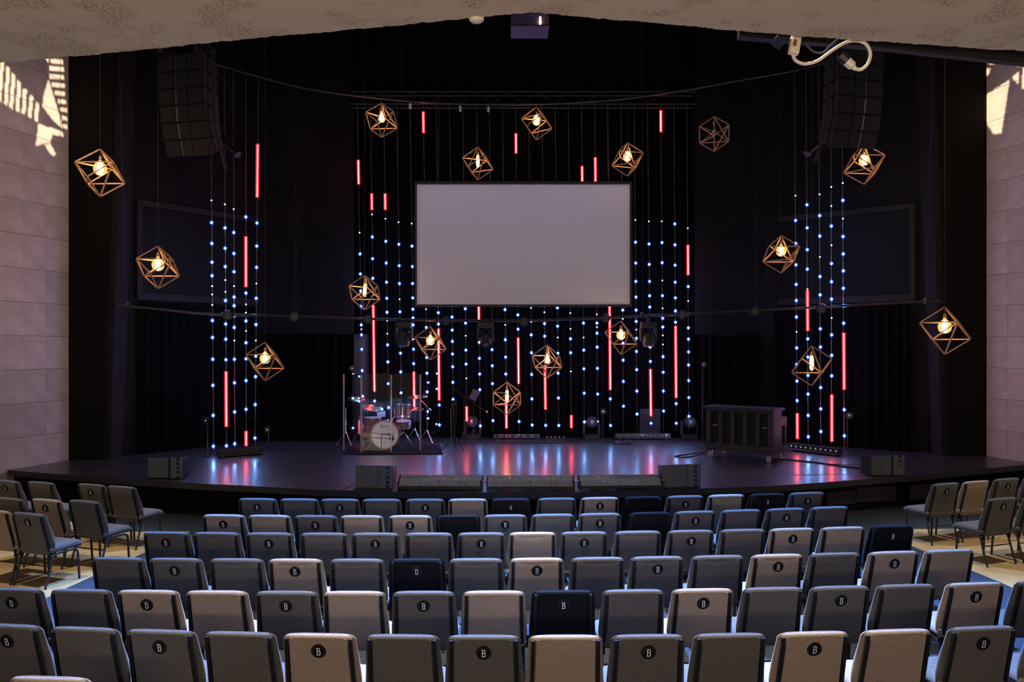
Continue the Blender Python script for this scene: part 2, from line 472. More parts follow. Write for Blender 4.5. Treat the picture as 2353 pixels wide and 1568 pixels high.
# ---- stage
edge = [onstage(x, y) for x, y in ((17, 1080), (300, 1101), (430, 1109.5), (620, 1119), (760, 1126), (1000, 1131), (1200, 1132), (1400, 1129.5), (1560, 1124), (1800, 1115), (2093, 1092), (2353, 1068))]
edge = [edge[0] + Vector((-0.25, 0.55, 0))] + edge + [edge[-1] + Vector((0.5, 0.5, 0))]
fe = smooth_path(edge, 6)
ex = [(p.x, p.y) for p in fe]
b = B(); b.prism(ex + [(10.6, 20.2), (-10.0, 20.2)], STZ - 0.09, STZ)
struct(b.build('floor_stage', 'stage'))
b = B()
for i in range(len(ex) - 1):
    (x0, y0), (x1, y1) = ex[i], ex[i + 1]
    n = Vector((y1 - y0, x0 - x1, 0)); n = n.normalized() * 0.03
    b.add([(x0, y0, STZ - .10), (x1, y1, STZ - .10), (x1 + n.x, y1 + n.y, STZ - .10), (x0 + n.x, y0 + n.y, STZ - .10), (x0, y0, STZ + .002), (x1, y1, STZ + .002), (x1 + n.x, y1 + n.y, STZ + .002), (x0 + n.x, y0 + n.y, STZ + .002)],
          [(0, 1, 2, 3), (7, 6, 5, 4), (0, 4, 5, 1), (2, 6, 7, 3), (1, 5, 6, 2), (0, 3, 7, 4)])
struct(b.build('trim_1', 'stage_lip'))
b = B()
back = [(x, y + 0.12) for x, y in ex]
b.prism(back + [(back[-1][0], 17.4), (back[0][0], 17.4)], 0.0, STZ - 0.09)
sf = struct(b.build('wall_stage_front', 'matte_black'))
for px0, px1, y0, y1 in ((1900, 1922, 1133, 1160), (1923, 1966, 1130, 1158), (1968, 2058, 1121, 1152), (2092, 2150, 1116, 1146)):   # felt panels on the stage front
    d0 = 13.27 + (px0 - 1900) * 0.0036; d1 = 13.27 + (px1 - 1900) * 0.0036
    a0, a1 = W(px0, y1 + 3, d0), W(px1, y1, d1); t0, t1 = W(px0, y0, d0), W(px1, y0 - 3, d1)
    n = Vector((0, 0.05, 0))
    b = B(); vs = [a0, a1, t1, t0] + [v + n for v in (a0, a1, t1, t0)]
    b.add(vs, [(0, 1, 2, 3), (7, 6, 5, 4), (0, 4, 5, 1), (1, 5, 6, 2), (2, 6, 7, 3), (3, 7, 4, 0)])
    b.build('panel', mat('felt_panel', (0.03, 0.03, 0.032), 0.9, var=0.3, scale=25), sf)

# ---- stone side walls: coursed blocks, each its own piece
def side_wall(name, corner, dirv, inward):
    dv = Vector((dirv[0], dirv[1], 0)).normalized(); nv = Vector((inward[0], inward[1], 0)).normalized()
    ang = math.atan2(dv.y, dv.x)
    c = Vector((corner[0], corner[1], 0))
    b = B()
    a0 = c - nv * 0.05 - dv * 0.4; a1 = c + dv * 15.5 - nv * 0.05
    b.add([a0, a1, a1 - nv * .25, a0 - nv * .25] + [v + Vector((0, 0, 11.6)) for v in (a0, a1, a1 - nv * .25, a0 - nv * .25)],
          [(3, 2, 1, 0), (4, 5, 6, 7), (0, 1, 5, 4), (1, 2, 6, 5), (2, 3, 7, 6), (3, 0, 4, 7)])
    w = struct(b.build(name, 'stone'))
    cache = {}
    zs = [0.0, 0.48] + [0.48 + 0.63 * k for k in range(1, 18)]
    for k in range(len(zs) - 1):
        s = 0.0
        for L in (0.52, 1.22, 1.22, 1.22, 1.22):
            h = zs[k + 1] - zs[k]
            key = (round(L, 2), round(h, 2))
            if key not in cache:
                q = B(); q.box((L / 2, 0, h / 2), (L - 0.006, 0.06, h - 0.006)); cache[key] = q.mesh('stone_block', 'stone', bevel=0.003)
            p = c + dv * s - nv * (0.02 + random.uniform(0, 0.004)); p.z = zs[k]
            o = link('stone_block', cache[key], w, p, (0, 0, ang))
            s += L
    return w
WL_C, WL_D, WL_N = (-8.8, 15.7), (-0.298, -0.955), (0.955, -0.298)
WR_C, WR_D, WR_N = (9.78, 16.3), (0.235, -0.972), (-0.972, -0.235)
side_wall('wall_left', WL_C, WL_D, WL_N)
side_wall('wall_right', WR_C, WR_D, WR_N)

# ---- proscenium piers, splayed side walls, back wall
def hexa(name, bot, top, z0, z1, m):
    b = B(); vs = [(x, y, z0) for x, y in bot] + [(x, y, z1) for x, y in top]
    b.add(vs, [(3, 2, 1, 0), (4, 5, 6, 7), (0, 1, 5, 4), (1, 2, 6, 5), (2, 3, 7, 6), (3, 0, 4, 7)])
    return struct(b.build(name, m))
hexa('wall_pier_left', [(-9.7, 15.72), (-8.15, 15.72), (-8.15, 16.1), (-9.7, 16.1)], [(-9.7, 15.72), (-7.80, 15.72), (-7.80, 16.1), (-9.7, 16.1)], 0.5, 11.6, 'matte_black')
hexa('trim_2', [(-8.15, 15.78), (-8.02, 15.78), (-8.02, 16.3), (-8.15, 16.3)], [(-7.80, 15.78), (-7.66, 15.78), (-7.66, 16.3), (-7.80, 16.3)], 0.5, 11.6, 'trim_dark')
hexa('wall_pier_right', [(9.05, 16.32), (10.6, 16.32), (10.6, 16.7), (9.05, 16.7)], [(8.70, 16.32), (10.6, 16.32), (10.6, 16.7), (8.70, 16.7)], 0.5, 11.6, 'matte_black')
hexa('trim_3', [(8.90, 16.38), (9.05, 16.38), (9.05, 16.9), (8.90, 16.9)], [(8.55, 16.38), (8.70, 16.38), (8.70, 16.9), (8.55, 16.9)], 0.5, 11.6, 'trim_dark')

def wall_between(name, a, c, z0, z1, m, th=0.2):
    a = Vector((*a, 0)); c = Vector((*c, 0)); n = Vector((-(c - a).y, (c - a).x, 0)).normalized()
    if n.y < 0: n = -n
    b = B(); q = [a, c, c + n * th, a + n * th]
    b.prism([(p.x, p.y) for p in q], z0, z1)
    return struct(b.build(name, m))
SPL = ((-8.0, 16.3), (-6.0, 18.95)); SPR = ((8.85, 16.8), (6.05, 18.95))
SPL2 = ((-8.0, 16.3), (-5.3, 19.88)); SPR2 = ((8.85, 16.8), (4.9, 19.84))
wall_between('wall_splay_left', *SPL2, 0.5, 11.6, 'matte_black')
wall_between('wall_splay_right', *SPR2, 0.5, 11.6, 'matte_black')
wall_between('wall_back_left', (-6.3, 18.95), (-3.82, 18.95), 3.1, 11.6, 'dark_wall')
wall_between('wall_back_right', (4.42, 18.95), (6.4, 18.95), 3.1, 11.6, 'dark_wall')
wall_between('wall_back', (-6.9, 19.75), (7.0, 19.75), 0.5, 11.6, 'matte_black')
b = B(); b.prism([(-10.5, 12.2), (10.8, 12.2), (10.8, 20.2), (-10.5, 20.2)], 11.5, 11.7)
struct(b.build('ceiling', 'matte_black'))

# framed recess on each splayed wall
tn = 4
for (a, c) in (SPL, SPR):
    a = Vector((*a, 0)); c = Vector((*c, 0)); t = (c - a).normalized(); n = Vector((t.y, -t.x, 0))
    if n.y > 0: n = -n
    for kind, s0, s1, z0, z1 in (('ledge', 0.25, 3.2, 3.78, 3.93), ('head', 0.25, 3.2, 5.75, 5.87), ('jamb', 0.25, 0.36, 3.93, 5.75)):
        p0 = a + t * s0 + n * 0.07; p1 = a + t * s1 + n * 0.07
        b = B()
        q = [p0, p1, p1 - n * 0.06, p0 - n * 0.06]
        b.prism([(p.x, p.y) for p in q], z0, z1)
        struct(b.build('trim_%d' % tn, 'trim_dark')); tn += 1

wn = 1
for (a, c) in (SPL, SPR):
    a = Vector((*a, 0)); c = Vector((*c, 0)); t = (c - a).normalized(); n = Vector((t.y, -t.x, 0))
    if n.y > 0: n = -n
    p0 = a + t * 0.36 + n * 0.015; p1 = a + t * 3.2 + n * 0.015
    b = B(); b.prism([(p.x, p.y) for p in (p0, p1, p1 - n * 0.01, p0 - n * 0.01)], 3.93, 5.75)
    struct(b.build('window_%d' % wn, 'pane')); wn += 1

def curtain(label, a, c, z0, z1, fold=0.16, amp=0.045):
    a = Vector((*a, 0)); c = Vector((*c, 0)); L = (c - a).length; t = (c - a) / L; n = Vector((-t.y, t.x, 0))
    k = int(L / fold * 6); vs = []; fs = []
    for i in range(k + 1):
        s = L * i / k; o = amp * math.sin(2 * math.pi * s / fold + 0.7 * math.sin(s * 2.3)) + 0.012 * math.sin(s * 17)
        for z in (z0, z1):
            p = a + t * s + n * o; vs.append((p.x, p.y, z))
        for z in (z0, z1):
            p = a + t * s + n * (o + 0.008); vs.append((p.x, p.y, z))
    for i in range(k):
        j = 4 * i; fs += [(j, j + 4, j + 5, j + 1), (j + 2, j + 3, j + 7, j + 6)]
    b = B(); b.add(vs, fs)
    return tag(b.build('stage_curtain', 'curtain', None, 'all'), label, 'curtain', 'black stage drapes')
curtain('wide black velour backdrop drape behind the projection screen', (-3.95, 19.55), (4.55, 19.55), STZ + 0.004, 9.3)
curtain('black velour drape on the splayed wall behind the bar light by the stone wall', (-7.75, 16.48), (-6.1, 18.68), STZ + 0.004, 3.72, 0.2, 0.04)
curtain('black velour drape on the splayed wall past the wheeled organ', (8.5, 16.9), (6.2, 18.68), STZ + 0.004, 3.72, 0.2, 0.04)
curtain('black velour drape on the back wall beside the drum shield', (-6.0, 18.85), (-4.0, 18.85), STZ + 0.004, 3.05, 0.2, 0.04)
curtain('black velour drape on the back wall behind the wheeled organ', (4.6, 18.85), (6.0, 18.85), STZ + 0.004, 3.05, 0.2, 0.04)

# ---- plastered balcony soffit above the viewer with its broken front edge
SOZ = H + 1.5
se = []
for x, y in ((-420, 185), (0, 145), (150, 132), (357, 111.5), (560, 90), (900, 60), (1215, 28), (1500, 53), (1740, 75), (2000, 95), (2353, 118), (2800, 150)):
    d = (SOZ - H) * F / (HOR - y); se.append(Vector(((x - CX) / F * d, d, 0)))
rough = []
for i in range(len(se) - 1):
    k = max(4, int((se[i + 1] - se[i]).length / 0.013))
    for j in range(k): rough.append(se[i].lerp(se[i + 1], j / k))
rough.append(se[-1])
w1 = w2 = 0.0
for i, p in enumerate(rough):
    w1 = 0.75 * w1 + random.uniform(-0.004, 0.004); w2 = 0.3 * w2 + random.uniform(-0.004, 0.004)
    p.y += w1 + w2
b = B(); b.prism([(p.x, p.y) for p in rough] + [(6.5, -3.5), (-6.5, -3.5)], SOZ, SOZ + 0.012)
b.m = 1
b.prism([(p.x, p.y - 0.03) for p in rough[::6]] + [(6.5, -3.5), (-6.5, -3.5)], SOZ + 0.013, SOZ + 0.30)
struct(b.build('ceiling_soffit', ['plaster', 'matte_black']))
# black fascia rail beyond the soffit edge
p0 = W(1700, 84, 4.02); p1 = W(2010, 108, 4.2); p2 = W(2420, 153, 4.45)
b = B()
for a, c in ((p0, p1), (p1, p2)):
    u = Vector((0, 0, 0.13)); n = Vector((0, 0.05, 0))
    b.add([a, c, c + u, a + u, a + n, c + n, c + n + u, a + n + u], [(0, 1, 2, 3), (7, 6, 5, 4), (0, 4, 5, 1), (3, 2, 6, 7), (0, 3, 7, 4), (1, 5, 6, 2)])
struct(b.build('trim_20', 'black'))

# ---- added spots and unseen gobo screens, cut to shape sun patches on the stone walls
def beam(light_pos, corner, dirv, inward, polys, power, label):
    lp = Vector(light_pos); c = Vector((*corner, 0)); nv = Vector((*inward, 0)).normalized()
    def wall_point(px, py):
        r = Vector(((px - CX) / F, 1, -(py - HOR) / F)); o = Vector((0, 0, H))
        return o + r * ((c - o).dot(nv) / r.dot(nv))
    wp = [[wall_point(*p) for p in poly] for poly in polys]
    cen = sum((sum(q, Vector()) / len(q) for q in wp), Vector()) / len(wp)
    ax = (cen - lp).normalized(); u = ax.cross(Vector((0, 0, 1))).normalized(); v = u.cross(ax)
    D = 2.0
    def uv(p):
        r = p - lp; r = r * (D / r.dot(ax)); return (r.dot(u), r.dot(v))
    pol = [np.array([uv(p) for p in q]) for q in wp]
    S, N = 0.34, 230
    g = (np.arange(N) + 0.5) / N * 2 * S - S
    X, Y = np.meshgrid(g, g, indexing='ij')
    hole = np.zeros((N, N), bool)
    for q in pol:
        ins = np.zeros((N, N), bool); n = len(q)
        for i in range(n):
            x0, y0 = q[i]; x1, y1 = q[(i + 1) % n]
            cond = (y0 > Y) != (y1 > Y)
            with np.errstate(divide='ignore', invalid='ignore'):
                xi = x0 + (Y - y0) / (y1 - y0 if y1 != y0 else 1e-9) * (x1 - x0)
            ins ^= cond & (X < xi)
        hole |= ins
    st = 2 * S / N
    b = B(); o = lp + ax * D
    for i in range(N):                                   # merge solid cells into strips
        j = 0
        while j < N:
            if hole[i, j]: j += 1; continue
            k = j
            while k < N and not hole[i, k]: k += 1
            x0 = -S + i * st; y0 = -S + j * st; y1 = -S + k * st
            b.add([o + u * x + v * y for x, y in ((x0, y0), (x0 + st, y0), (x0 + st, y1), (x0, y1))], [(0, 1, 2, 3)])
            j = k
    for x0, x1, y0, y1 in ((-1.2, -S, -1.2, 1.2), (S, 1.2, -1.2, 1.2), (-S, S, -1.2, -S), (-S, S, S, 1.2)):
        b.add([o + u * x + v * y for x, y in ((x0, y0), (x1, y0), (x1, y1), (x0, y1))], [(0, 1, 2, 3)])
    tag(b.build('window_louvre', 'matte_black', off=tuple(o)), label, 'louvre').location = o
    lamp('sun_patch_spot', 'SPOT', lp, cen, power, (1.0, 0.80, 0.56), 0.004, 26, 0.1)
def sc_(pts, ox=0): return [(ox + x / 3.92, y / 3.92) for x, y in pts]
left = []
for (x0, y0), (x1, y1) in (((22, 480), (-8, 920)), ((72, 600), (48, 955)), ((122, 660), (97, 985)), ((172, 725), (153, 1012)), ((224, 792), (209, 1040)), ((284, 855), (262, 1072)), ((337, 918), (320, 1098))):
    left.append(sc_([(x0 - 15, y0), (x0 + 15, y0 + 20), (x1 + 15, y1), (x1 - 15, y1 - 16)]))
for y, x0, x1 in ((552, 450, 560), (618, 445, 570), (692, 447, 577), (766, 467, 583), (840, 490, 588), (914, 515, 596), (988, 537, 602), (1064, 556, 604), (1138, 570, 606)):
    left.append(sc_([(x0, y - 20), (x1, y - 10), (x1, y + 26), (x0, y + 16)]))
left += [sc_([(435, 715), (395, 850), (380, 960), (480, 1090), (560, 1160), (545, 1080)]), sc_([(345, 1120), (560, 1185), (565, 1230), (465, 1215), (455, 1280), (320, 1315)]), sc_([(400, 1305), (450, 1292), (500, 1385), (470, 1410)]), sc_([(405, 520), (440, 520), (430, 570)])]
right = [sc_(q, 1753) for q in ([(2003, 862), (2225, 720), (2150, 1200), (2080, 1210), (2003, 1090)], [(2245, 700), (2310, 645), (2310, 765)], [(2330, 800), (2345, 610), (2400, 600), (2400, 800)], [(2003, 620), (2050, 622), (2035, 675), (2003, 690)], [(2025, 540), (2100, 545), (2085, 580), (2040, 580)], [(2240, 560), (2400, 570), (2400, 600), (2300, 600)])]
beam((3.0, 6.5, 10.6), WL_C, WL_D, WL_N, left, 30000, 'added dark slatted louvre screen high under the roof facing the drum side wall')
beam((-2.0, 6.5, 10.6), WR_C, WR_D, WR_N, right, 30000, 'added dark cut louvre screen high under the roof facing the organ side wall')
# ================================================================== CHAIRS
def sgnpow(v, e): return math.copysign(abs(v) ** e, v)

def chair_back_mesh():
    b = B(); nz, nu = 16, 24
    vs = []; fs = []
    TS = [i / 11 * 0.925 for i in range(12)] + [0.925 + 0.075 * math.sin(math.pi / 2 * k / 6) for k in range(1, 7)]
    nz = len(TS) - 1
    for i, t in enumerate(TS):
        z = 0.365 + 0.505 * t
        e = 1.0
        if t > 0.925: e = math.sqrt(max(0.0, 1 - ((t - 0.925) / 0.075) ** 2))
        if t < 0.06: e = 0.55 + 0.45 * t / 0.06
        w = 0.268 - 0.022 * max(0, (t - 0.30)) / 0.70 - (0.030 * ((0.30 - t) / 0.30) ** 2 if t < 0.30 else 0)
        w = w - 0.046 * (1 - e) if t > 0.5 else w
        th = (0.052 + 0.022 * math.sin(math.pi * min(1, t * 1.15)) ** 2) 
        th *= 1.0 - 0.22 * max(0, t - 0.55) / 0.45
        yc = -0.175 - 0.125 * t ** 1.1
        rear = yc - 0.030
        for k in range(nu):
            a = 2 * math.pi * k / nu
            x = w * sgnpow(math.cos(a), 0.45); y = sgnpow(math.sin(a), 0.6)
            yy = rear + (th + 0.03) * 0.5 * (1 + y * (e if t > 0.5 else 1.0))
            if y < 0: yy += 0.018 * (abs(x) / w) ** 6 * (e if t > 0.5 else 1.0)
            zz = z - (0.007 * (abs(x) / w) ** 4 if t > 0.925 else 0)
            vs.append((x, yy, zz))
    for i in range(nz):
        for k in range(nu):
            k2 = (k + 1) % nu; fs.append((i * nu + k, i * nu + k2, (i + 1) * nu + k2, (i + 1) * nu + k))
    fs.append(tuple(range(nu - 1, -1, -1))); fs.append(tuple(range(nz * nu, (nz + 1) * nu)))
    b.add(vs, fs); return b

def chair_seat_mesh():
    b = B(); ny, nu = 14, 20; vs = []; fs = []
    for i in range(ny + 1):
        t = i / ny; y = -0.225 + 0.475 * t
        e = 1.0
        if t > 0.85: e = math.sqrt(max(0.03, 1 - ((t - 0.85) / 0.15) ** 2))
        if t < 0.06: e = 0.6
        w = 0.262 - 0.012 * t
        w -= 0.03 * (1 - e)
        zc = 0.428 - (0.018 * ((t - 0.7) / 0.3) ** 2 if t > 0.7 else 0); h = 0.050 * (0.35 + 0.65 * e)
        for k in range(nu):
            a = 2 * math.pi * k / nu
            x = w * sgnpow(math.cos(a), 0.4); z = zc + h * sgnpow(math.sin(a), 0.6)
            vs.append((x, y, z))
    for i in range(ny):
        for k in range(nu):
            k2 = (k + 1) % nu; fs.append((i * nu + k, i * nu + k2, (i + 1) * nu + k2, (i + 1) * nu + k))
    fs.append(tuple(range(nu - 1, -1, -1))); fs.append(tuple(range(ny * nu, (ny + 1) * nu)))
    b.add(vs, fs); return b

def rear_y(z):                                   # rear surface of the back at height z
    t = (z - 0.365) / 0.505; return -0.175 - 0.125 * max(t, 0) ** 1.1 - 0.030

def panel_mesh():
    b = B(); nx, nz = 8, 10; vs = []; fs = []
    for j in range(nz + 1):
        for i in range(nx + 1):
            u = i / nx * 2 - 1
            top = 0.832 + 0.010 * u * u
            z = 0.385 + (top - 0.385) * j / nz
            w = 0.194 + 0.012 * (1 - (z - 0.385) / 0.45)
            vs.append((u * w, rear_y(z) + (0.004 if j == nz else -0.0035 - 0.003 * (1 - u * u)), z))
    n = len(vs)
    vs += [(x, y + 0.012, z) for x, y, z in vs]
    q = lambda i, j: j * (nx + 1) + i
    for j in range(nz):
        for i in range(nx):
            fs.append((q(i, j), q(i + 1, j), q(i + 1, j + 1), q(i, j + 1)))
    for i in range(nx): fs += [(q(i, nz), q(i + 1, nz), n + q(i + 1, nz), n + q(i, nz)), (q(i + 1, 0), q(i, 0), n + q(i, 0), n + q(i + 1, 0))]
    for j in range(nz): fs += [(q(0, j + 1), q(0, j), n + q(0, j), n + q(0, j + 1)), (q(nx, j), q(nx, j + 1), n + q(nx, j + 1), n + q(nx, j))]
    b.add(vs, fs); return b

def upright_mesh(s):
    b = B()
    path = []
    for k in range(9):
        z = 0.32 + (0.838 - 0.32) * k / 8
        x = s * (0.2160 + 0.013 * (1 - (z - 0.32) / 0.52))
        path.append((x, rear_y(max(z, 0.365)) - 0.0035 + (0.010 if k == 8 else 0), z))
    vs = []; fs = []
    for (x, y, z) in path:
        for dx, dy in ((-.0125, -.006), (.0125, -.006), (.0125, .016), (-.0125, .016)): vs.append((x + dx, y + dy, z))
    for i in range(8):
        for k in range(4): fs.append((4 * i + k, 4 * i + (k + 1) % 4, 4 * i + 4 + (k + 1) % 4, 4 * i + 4 + k))
    fs += [(3, 2, 1, 0), (32, 33, 34, 35)]
    b.add(vs, fs); return b

def leg_mesh(s, front):
    b = B(); x = s * 0.238
    if front: pts = [(x, -0.05, 0.372), (x, 0.06, 0.372), (x, 0.125, 0.366), (x, 0.158, 0.335), (x, 0.168, 0.28), (x * 1.02, 0.185, 0.0)]
    else: pts = [(x, -0.05, 0.372), (x, -0.11, 0.372), (x, -0.155, 0.36), (x, -0.185, 0.325), (x * 1.01, -0.215, 0.22), (x * 1.03, -0.285, 0.0)]
    return b.tube(smooth_path(pts, 3), 0.0135, 8)

# round badge with the tall letter B and broken rim
BZ = 0.752
def badge_frame():
    dz = rear_y(BZ + .03) - rear_y(BZ - .03)
    tilt = math.atan2(dz, 0.06)
    return Matrix.Translation((0, rear_y(BZ) - 0.0085, BZ)) @ Matrix.Rotation(-tilt, 4, 'X') @ Matrix.Rotation(math.radians(90), 4, 'X')
BF = badge_frame()
def badge_disc():
    b = B(); b.lathe([(0.0005, 0.003), (0.047, 0.003), (0.051, 0.001), (0.052, -0.005)], 32, BF); return b
def badge_rim():
    b = B()
    for a0, a1 in ((100, 215), (255, 395), (52, 84)):
        k = 14; vs = []; fs = []
        for i in range(k + 1):
            a = math.radians(a0 + (a1 - a0) * i / k)
            for r in (0.0405, 0.0422): vs.append(BF @ Vector((r * math.cos(a), r * math.sin(a), 0.0038)))
        for i in range(k): fs.append((2 * i, 2 * i + 1, 2 * i + 3, 2 * i + 2))
        b.add(vs, fs)
    return b
def badge_letter():
    b = B(); w, h, t = 0.0125, 0.0285, 0.0058
    def strip(path, wid):
        vs = []; fs = []
        for i, (x, y) in enumerate(path):
            x0, y0 = path[max(i - 1, 0)]; x1, y1 = path[min(i + 1, len(path) - 1)]
            tx, ty = x1 - x0, y1 - y0; l = math.hypot(tx, ty) or 1
            nx, ny = -ty / l * wid / 2, tx / l * wid / 2
            vs += [BF @ Vector((x + nx, y + ny, 0.0042)), BF @ Vector((x - nx, y - ny, 0.0042))]
        for i in range(len(path) - 1): fs.append((2 * i, 2 * i + 1, 2 * i + 3, 2 * i + 2))
        b.add(vs, fs)
    strip([(-w * 0.62, -h), (-w * 0.62, h)], t)
    strip([(-w * 1.1, h - t * .3), (-w * 0.4, h - t * .3)], t * .6)
    strip([(-w * 1.1, -h + t * .3), (-w * 0.4, -h + t * .3)], t * .6)
    def bowl(y0, y1, xr):
        r = 0.007; p = [(-w * 0.6, y1)]
        for k in range(6):
            a = math.pi / 2 * (1 - k / 5); p.append((xr - r + r * math.cos(a), y1 - r + r * math.sin(a)))
        for k in range(6):
            a = -math.pi / 2 * k / 5; p.append((xr - r + r * math.cos(a), y0 + r + r * math.sin(a)))
        p.append((-w * 0.6, y0)); strip(p, t)
    bowl(0.0015, h - t / 2, w * 0.72); bowl(-h + t / 2, 0.0015, w * 0.9)
    return b

CH = {}
CH['back'] = {k: chair_back_mesh().mesh('backrest', 'fab_' + k, 'all') for k in 'gbkm'}
CH['seat'] = {k: chair_seat_mesh().mesh('seat', 'fab_' + k, 'all') for k in 'gbkm'}
CH['panel'] = {k: panel_mesh().mesh('back_panel', 'fab_' + k, True) for k in 'gbkm'}
CH['up'] = [upright_mesh(s).mesh('upright', 'upright', bevel=0.002) for s in (-1, 1)]
CH['leg'] = [leg_mesh(s, f).mesh('leg', 'black_metal', True) for s in (-1, 1) for f in (True, False)]
q = B(); q.tube([(-0.245, -0.208, 0.24), (0.245, -0.208, 0.24)], 0.008, 8); CH['bar'] = q.mesh('stretcher', 'black_metal', True)
CH['disc'] = badge_disc().mesh('badge', 'badge', True)
CH['rim'] = badge_rim().mesh('badge_rim', 'badge_ring')
CH['B'] = badge_letter().mesh('letter', 'badge_white')

CNAME = {'g': 'charcoal grey', 'b': 'beige', 'k': 'black', 'm': 'dark brown'}
def make_chair(x, y, rz, kind, badge, label, group):
    t = thing('auditorium_chair', label, 'chair', (x, y, 0), rz, group)
    link('seat', CH['seat'][kind], t); link('backrest', CH['back'][kind], t); link('back_panel', CH['panel'][kind], t)
    for m in CH['up']: link('upright', m, t)
    for m in CH['leg']: link('leg', m, t)
    link('stretcher', CH['bar'], t)
    if badge:
        d = link('badge', CH['disc'], t)
        link('badge_letter', CH['B'], d); link('badge_rim', CH['rim'], d)
    return t

TOPH = 0.868; YB = -0.315
def chair_at(px, ytop, rz, kind, badge, label, group):
    d = (H - TOPH) * F / (ytop - HOR)
    x = (px - CX) / F * d
    make_chair(x - (-math.sin(rz)) * YB, d - math.cos(rz) * YB, rz, kind, badge, label, group)

ROWS = [
 # (y0, px0, k, [(px, colour+badge)...])   capital letter = has a badge
 (1147.5, 900, 1.7e-5, [(590, 'G'), (686, 'g'), (780, 'G'), (876, 'g'), (977, 'G'), (1075, 'b'), (1174, 'M'), (1280, 'g'), (1379, 'B'), (1479, 'k'), (1576, 'G'), (1671, 'b'), (1765, 'M'), (1857, 'G')]),
 (1185.5, 850, 1.8e-5, [(512, 'B'), (617, 'b'), (724, 'G'), (830, 'b'), (942, 'B'), (1053, 'k'), (1161, 'G'), (1271, 'g'), (1379, 'G'), (1495, 'k'), (1599, 'G'), (1705, 'g'), (1808, 'G'), (1909, 'g')]),
 (1226, 850, 1.17e-5, [(380, 'G'), (495, 'g'), (617, 'G'), (743, 'g'), (862, 'G'), (985, 'g'), (1106, 'G'), (1224, 'b'), (1343, 'G'), (1467, 'g'), (1589, 'G'), (1709, 'g'), (1823, 'B'), (1940, 'b'), (2053, 'K')]),
 (1286, 800, 1.1e-5, [(268, 'g'), (400, 'G'), (541, 'g'), (677, 'B'), (819, 'g'), (957, 'K'), (1094, 'g'), (1234, 'B'), (1375, 'g'), (1512, 'G'), (1652, 'g'), (1789, 'B'), (1922, 'g'), (2057, 'B'), (2185, 'b')]),
 (1361, 850, 1.03e-5, [(25, 'G'), (182, 'g'), (336, 'B'), (495, 'b'), (656, 'G'), (812, 'b'), (973, 'G'), (1135, 'b'), (1295, 'K'), (1457, 'g'), (1617, 'B'), (1779, 'g'), (1934, 'G'), (2086, 'g'), (2245, 'B'), (2402, 'g')]),
 (1463, 1200, 1.8e-5, [(14, 'G'), (189, 'g'), (365, 'G'), (547, 'g'), (731, 'B'), (923, 'g'), (1111, 'G'), (1300, 'b'), (1491, 'G'), (1681, 'g'), (1873, 'B'), (2065, 'b'), (2262, 'G'), (2452, 'g')]),
 (1575, 1200, 1.3e-5, [(108, 'b')]),
]
for r, (y0, p0, k, seats) in enumerate(ROWS):
    for i, (px, c) in enumerate(seats):
        yt = y0 - k * (px - p0) ** 2
        def pos(q):
            y = y0 - k * (q - p0) ** 2; d = (H - TOPH) * F / (y - HOR); return Vector(((q - CX) / F * d, d))
        tv = pos(px + 1) - pos(px - 1)
        rz = math.atan2(tv.y, tv.x)
        kind = c.lower(); badge = c.isupper()
        if r == 6: label = 'beige fabric chair standing alone in the 7th row from the stage'
        else: label = '%s fabric chair with %s, %s row from stage, %s from drum side' % (CNAME[kind], 'round B badge' if badge else 'plain back', ordi(r + 1), ordi(i + 1))
        chair_at(px, yt, rz, kind, badge, label, 'chairs of the centre block')

A = math.radians(-19)
for px, y, c, lab in ((62, 1180, 'G', 'grey fabric chair with B badge at the aisle, third row, drum side block'),
                      (-17, 1173, 'b', 'beige fabric chair beside a grey chair, third row of drum side block'),
                      (103, 1148, 'B', 'beige fabric chair with round B badge, second row of drum side block'),
                      (190, 1151, 'g', 'grey fabric chair with plain back at the aisle, second row, drum side block'),
                      (16, 1145, 'g', 'grey fabric chair with plain back beyond the beige one, second row, drum side block'),
                      (207, 1113, 'G', 'grey fabric chair with B badge beside the aisle chair, front row, drum side block'),
                      (276, 1118, 'g', 'grey fabric chair with plain back at the aisle, front row, drum side block'),
                      (11, 1104.5, 'G', 'grey fabric chair with B badge past the gap, front row, drum side block'),
                      (90, 1108, 'g', 'grey fabric chair with plain back past the gap, front row, drum side block')):
    chair_at(px, y, A, c.lower(), c.isupper(), lab, 'chairs of the drum side block')
A = math.radians(19)
for px, y, c, lab in ((2177, 1111, 'G', 'grey fabric chair with B badge at the aisle, front row, organ side block'),
                      (2247, 1106, 'b', 'beige fabric chair with plain back, front row of organ side block'),
                      (2317, 1100, 'G', 'grey fabric chair with B badge past the beige one, front row, organ side block'),
                      (2385, 1095, 'g', 'charcoal grey fabric chair with plain back, front row of organ side block'),
                      (2307, 1145, 'G', 'grey fabric chair with B badge at the aisle, second row, organ side block'),
                      (2390, 1139, 'g', 'charcoal grey fabric chair with plain back, second row of organ side block')):
    chair_at(px, y, A, c.lower(), c.isupper(), lab, 'chairs of the organ side block')
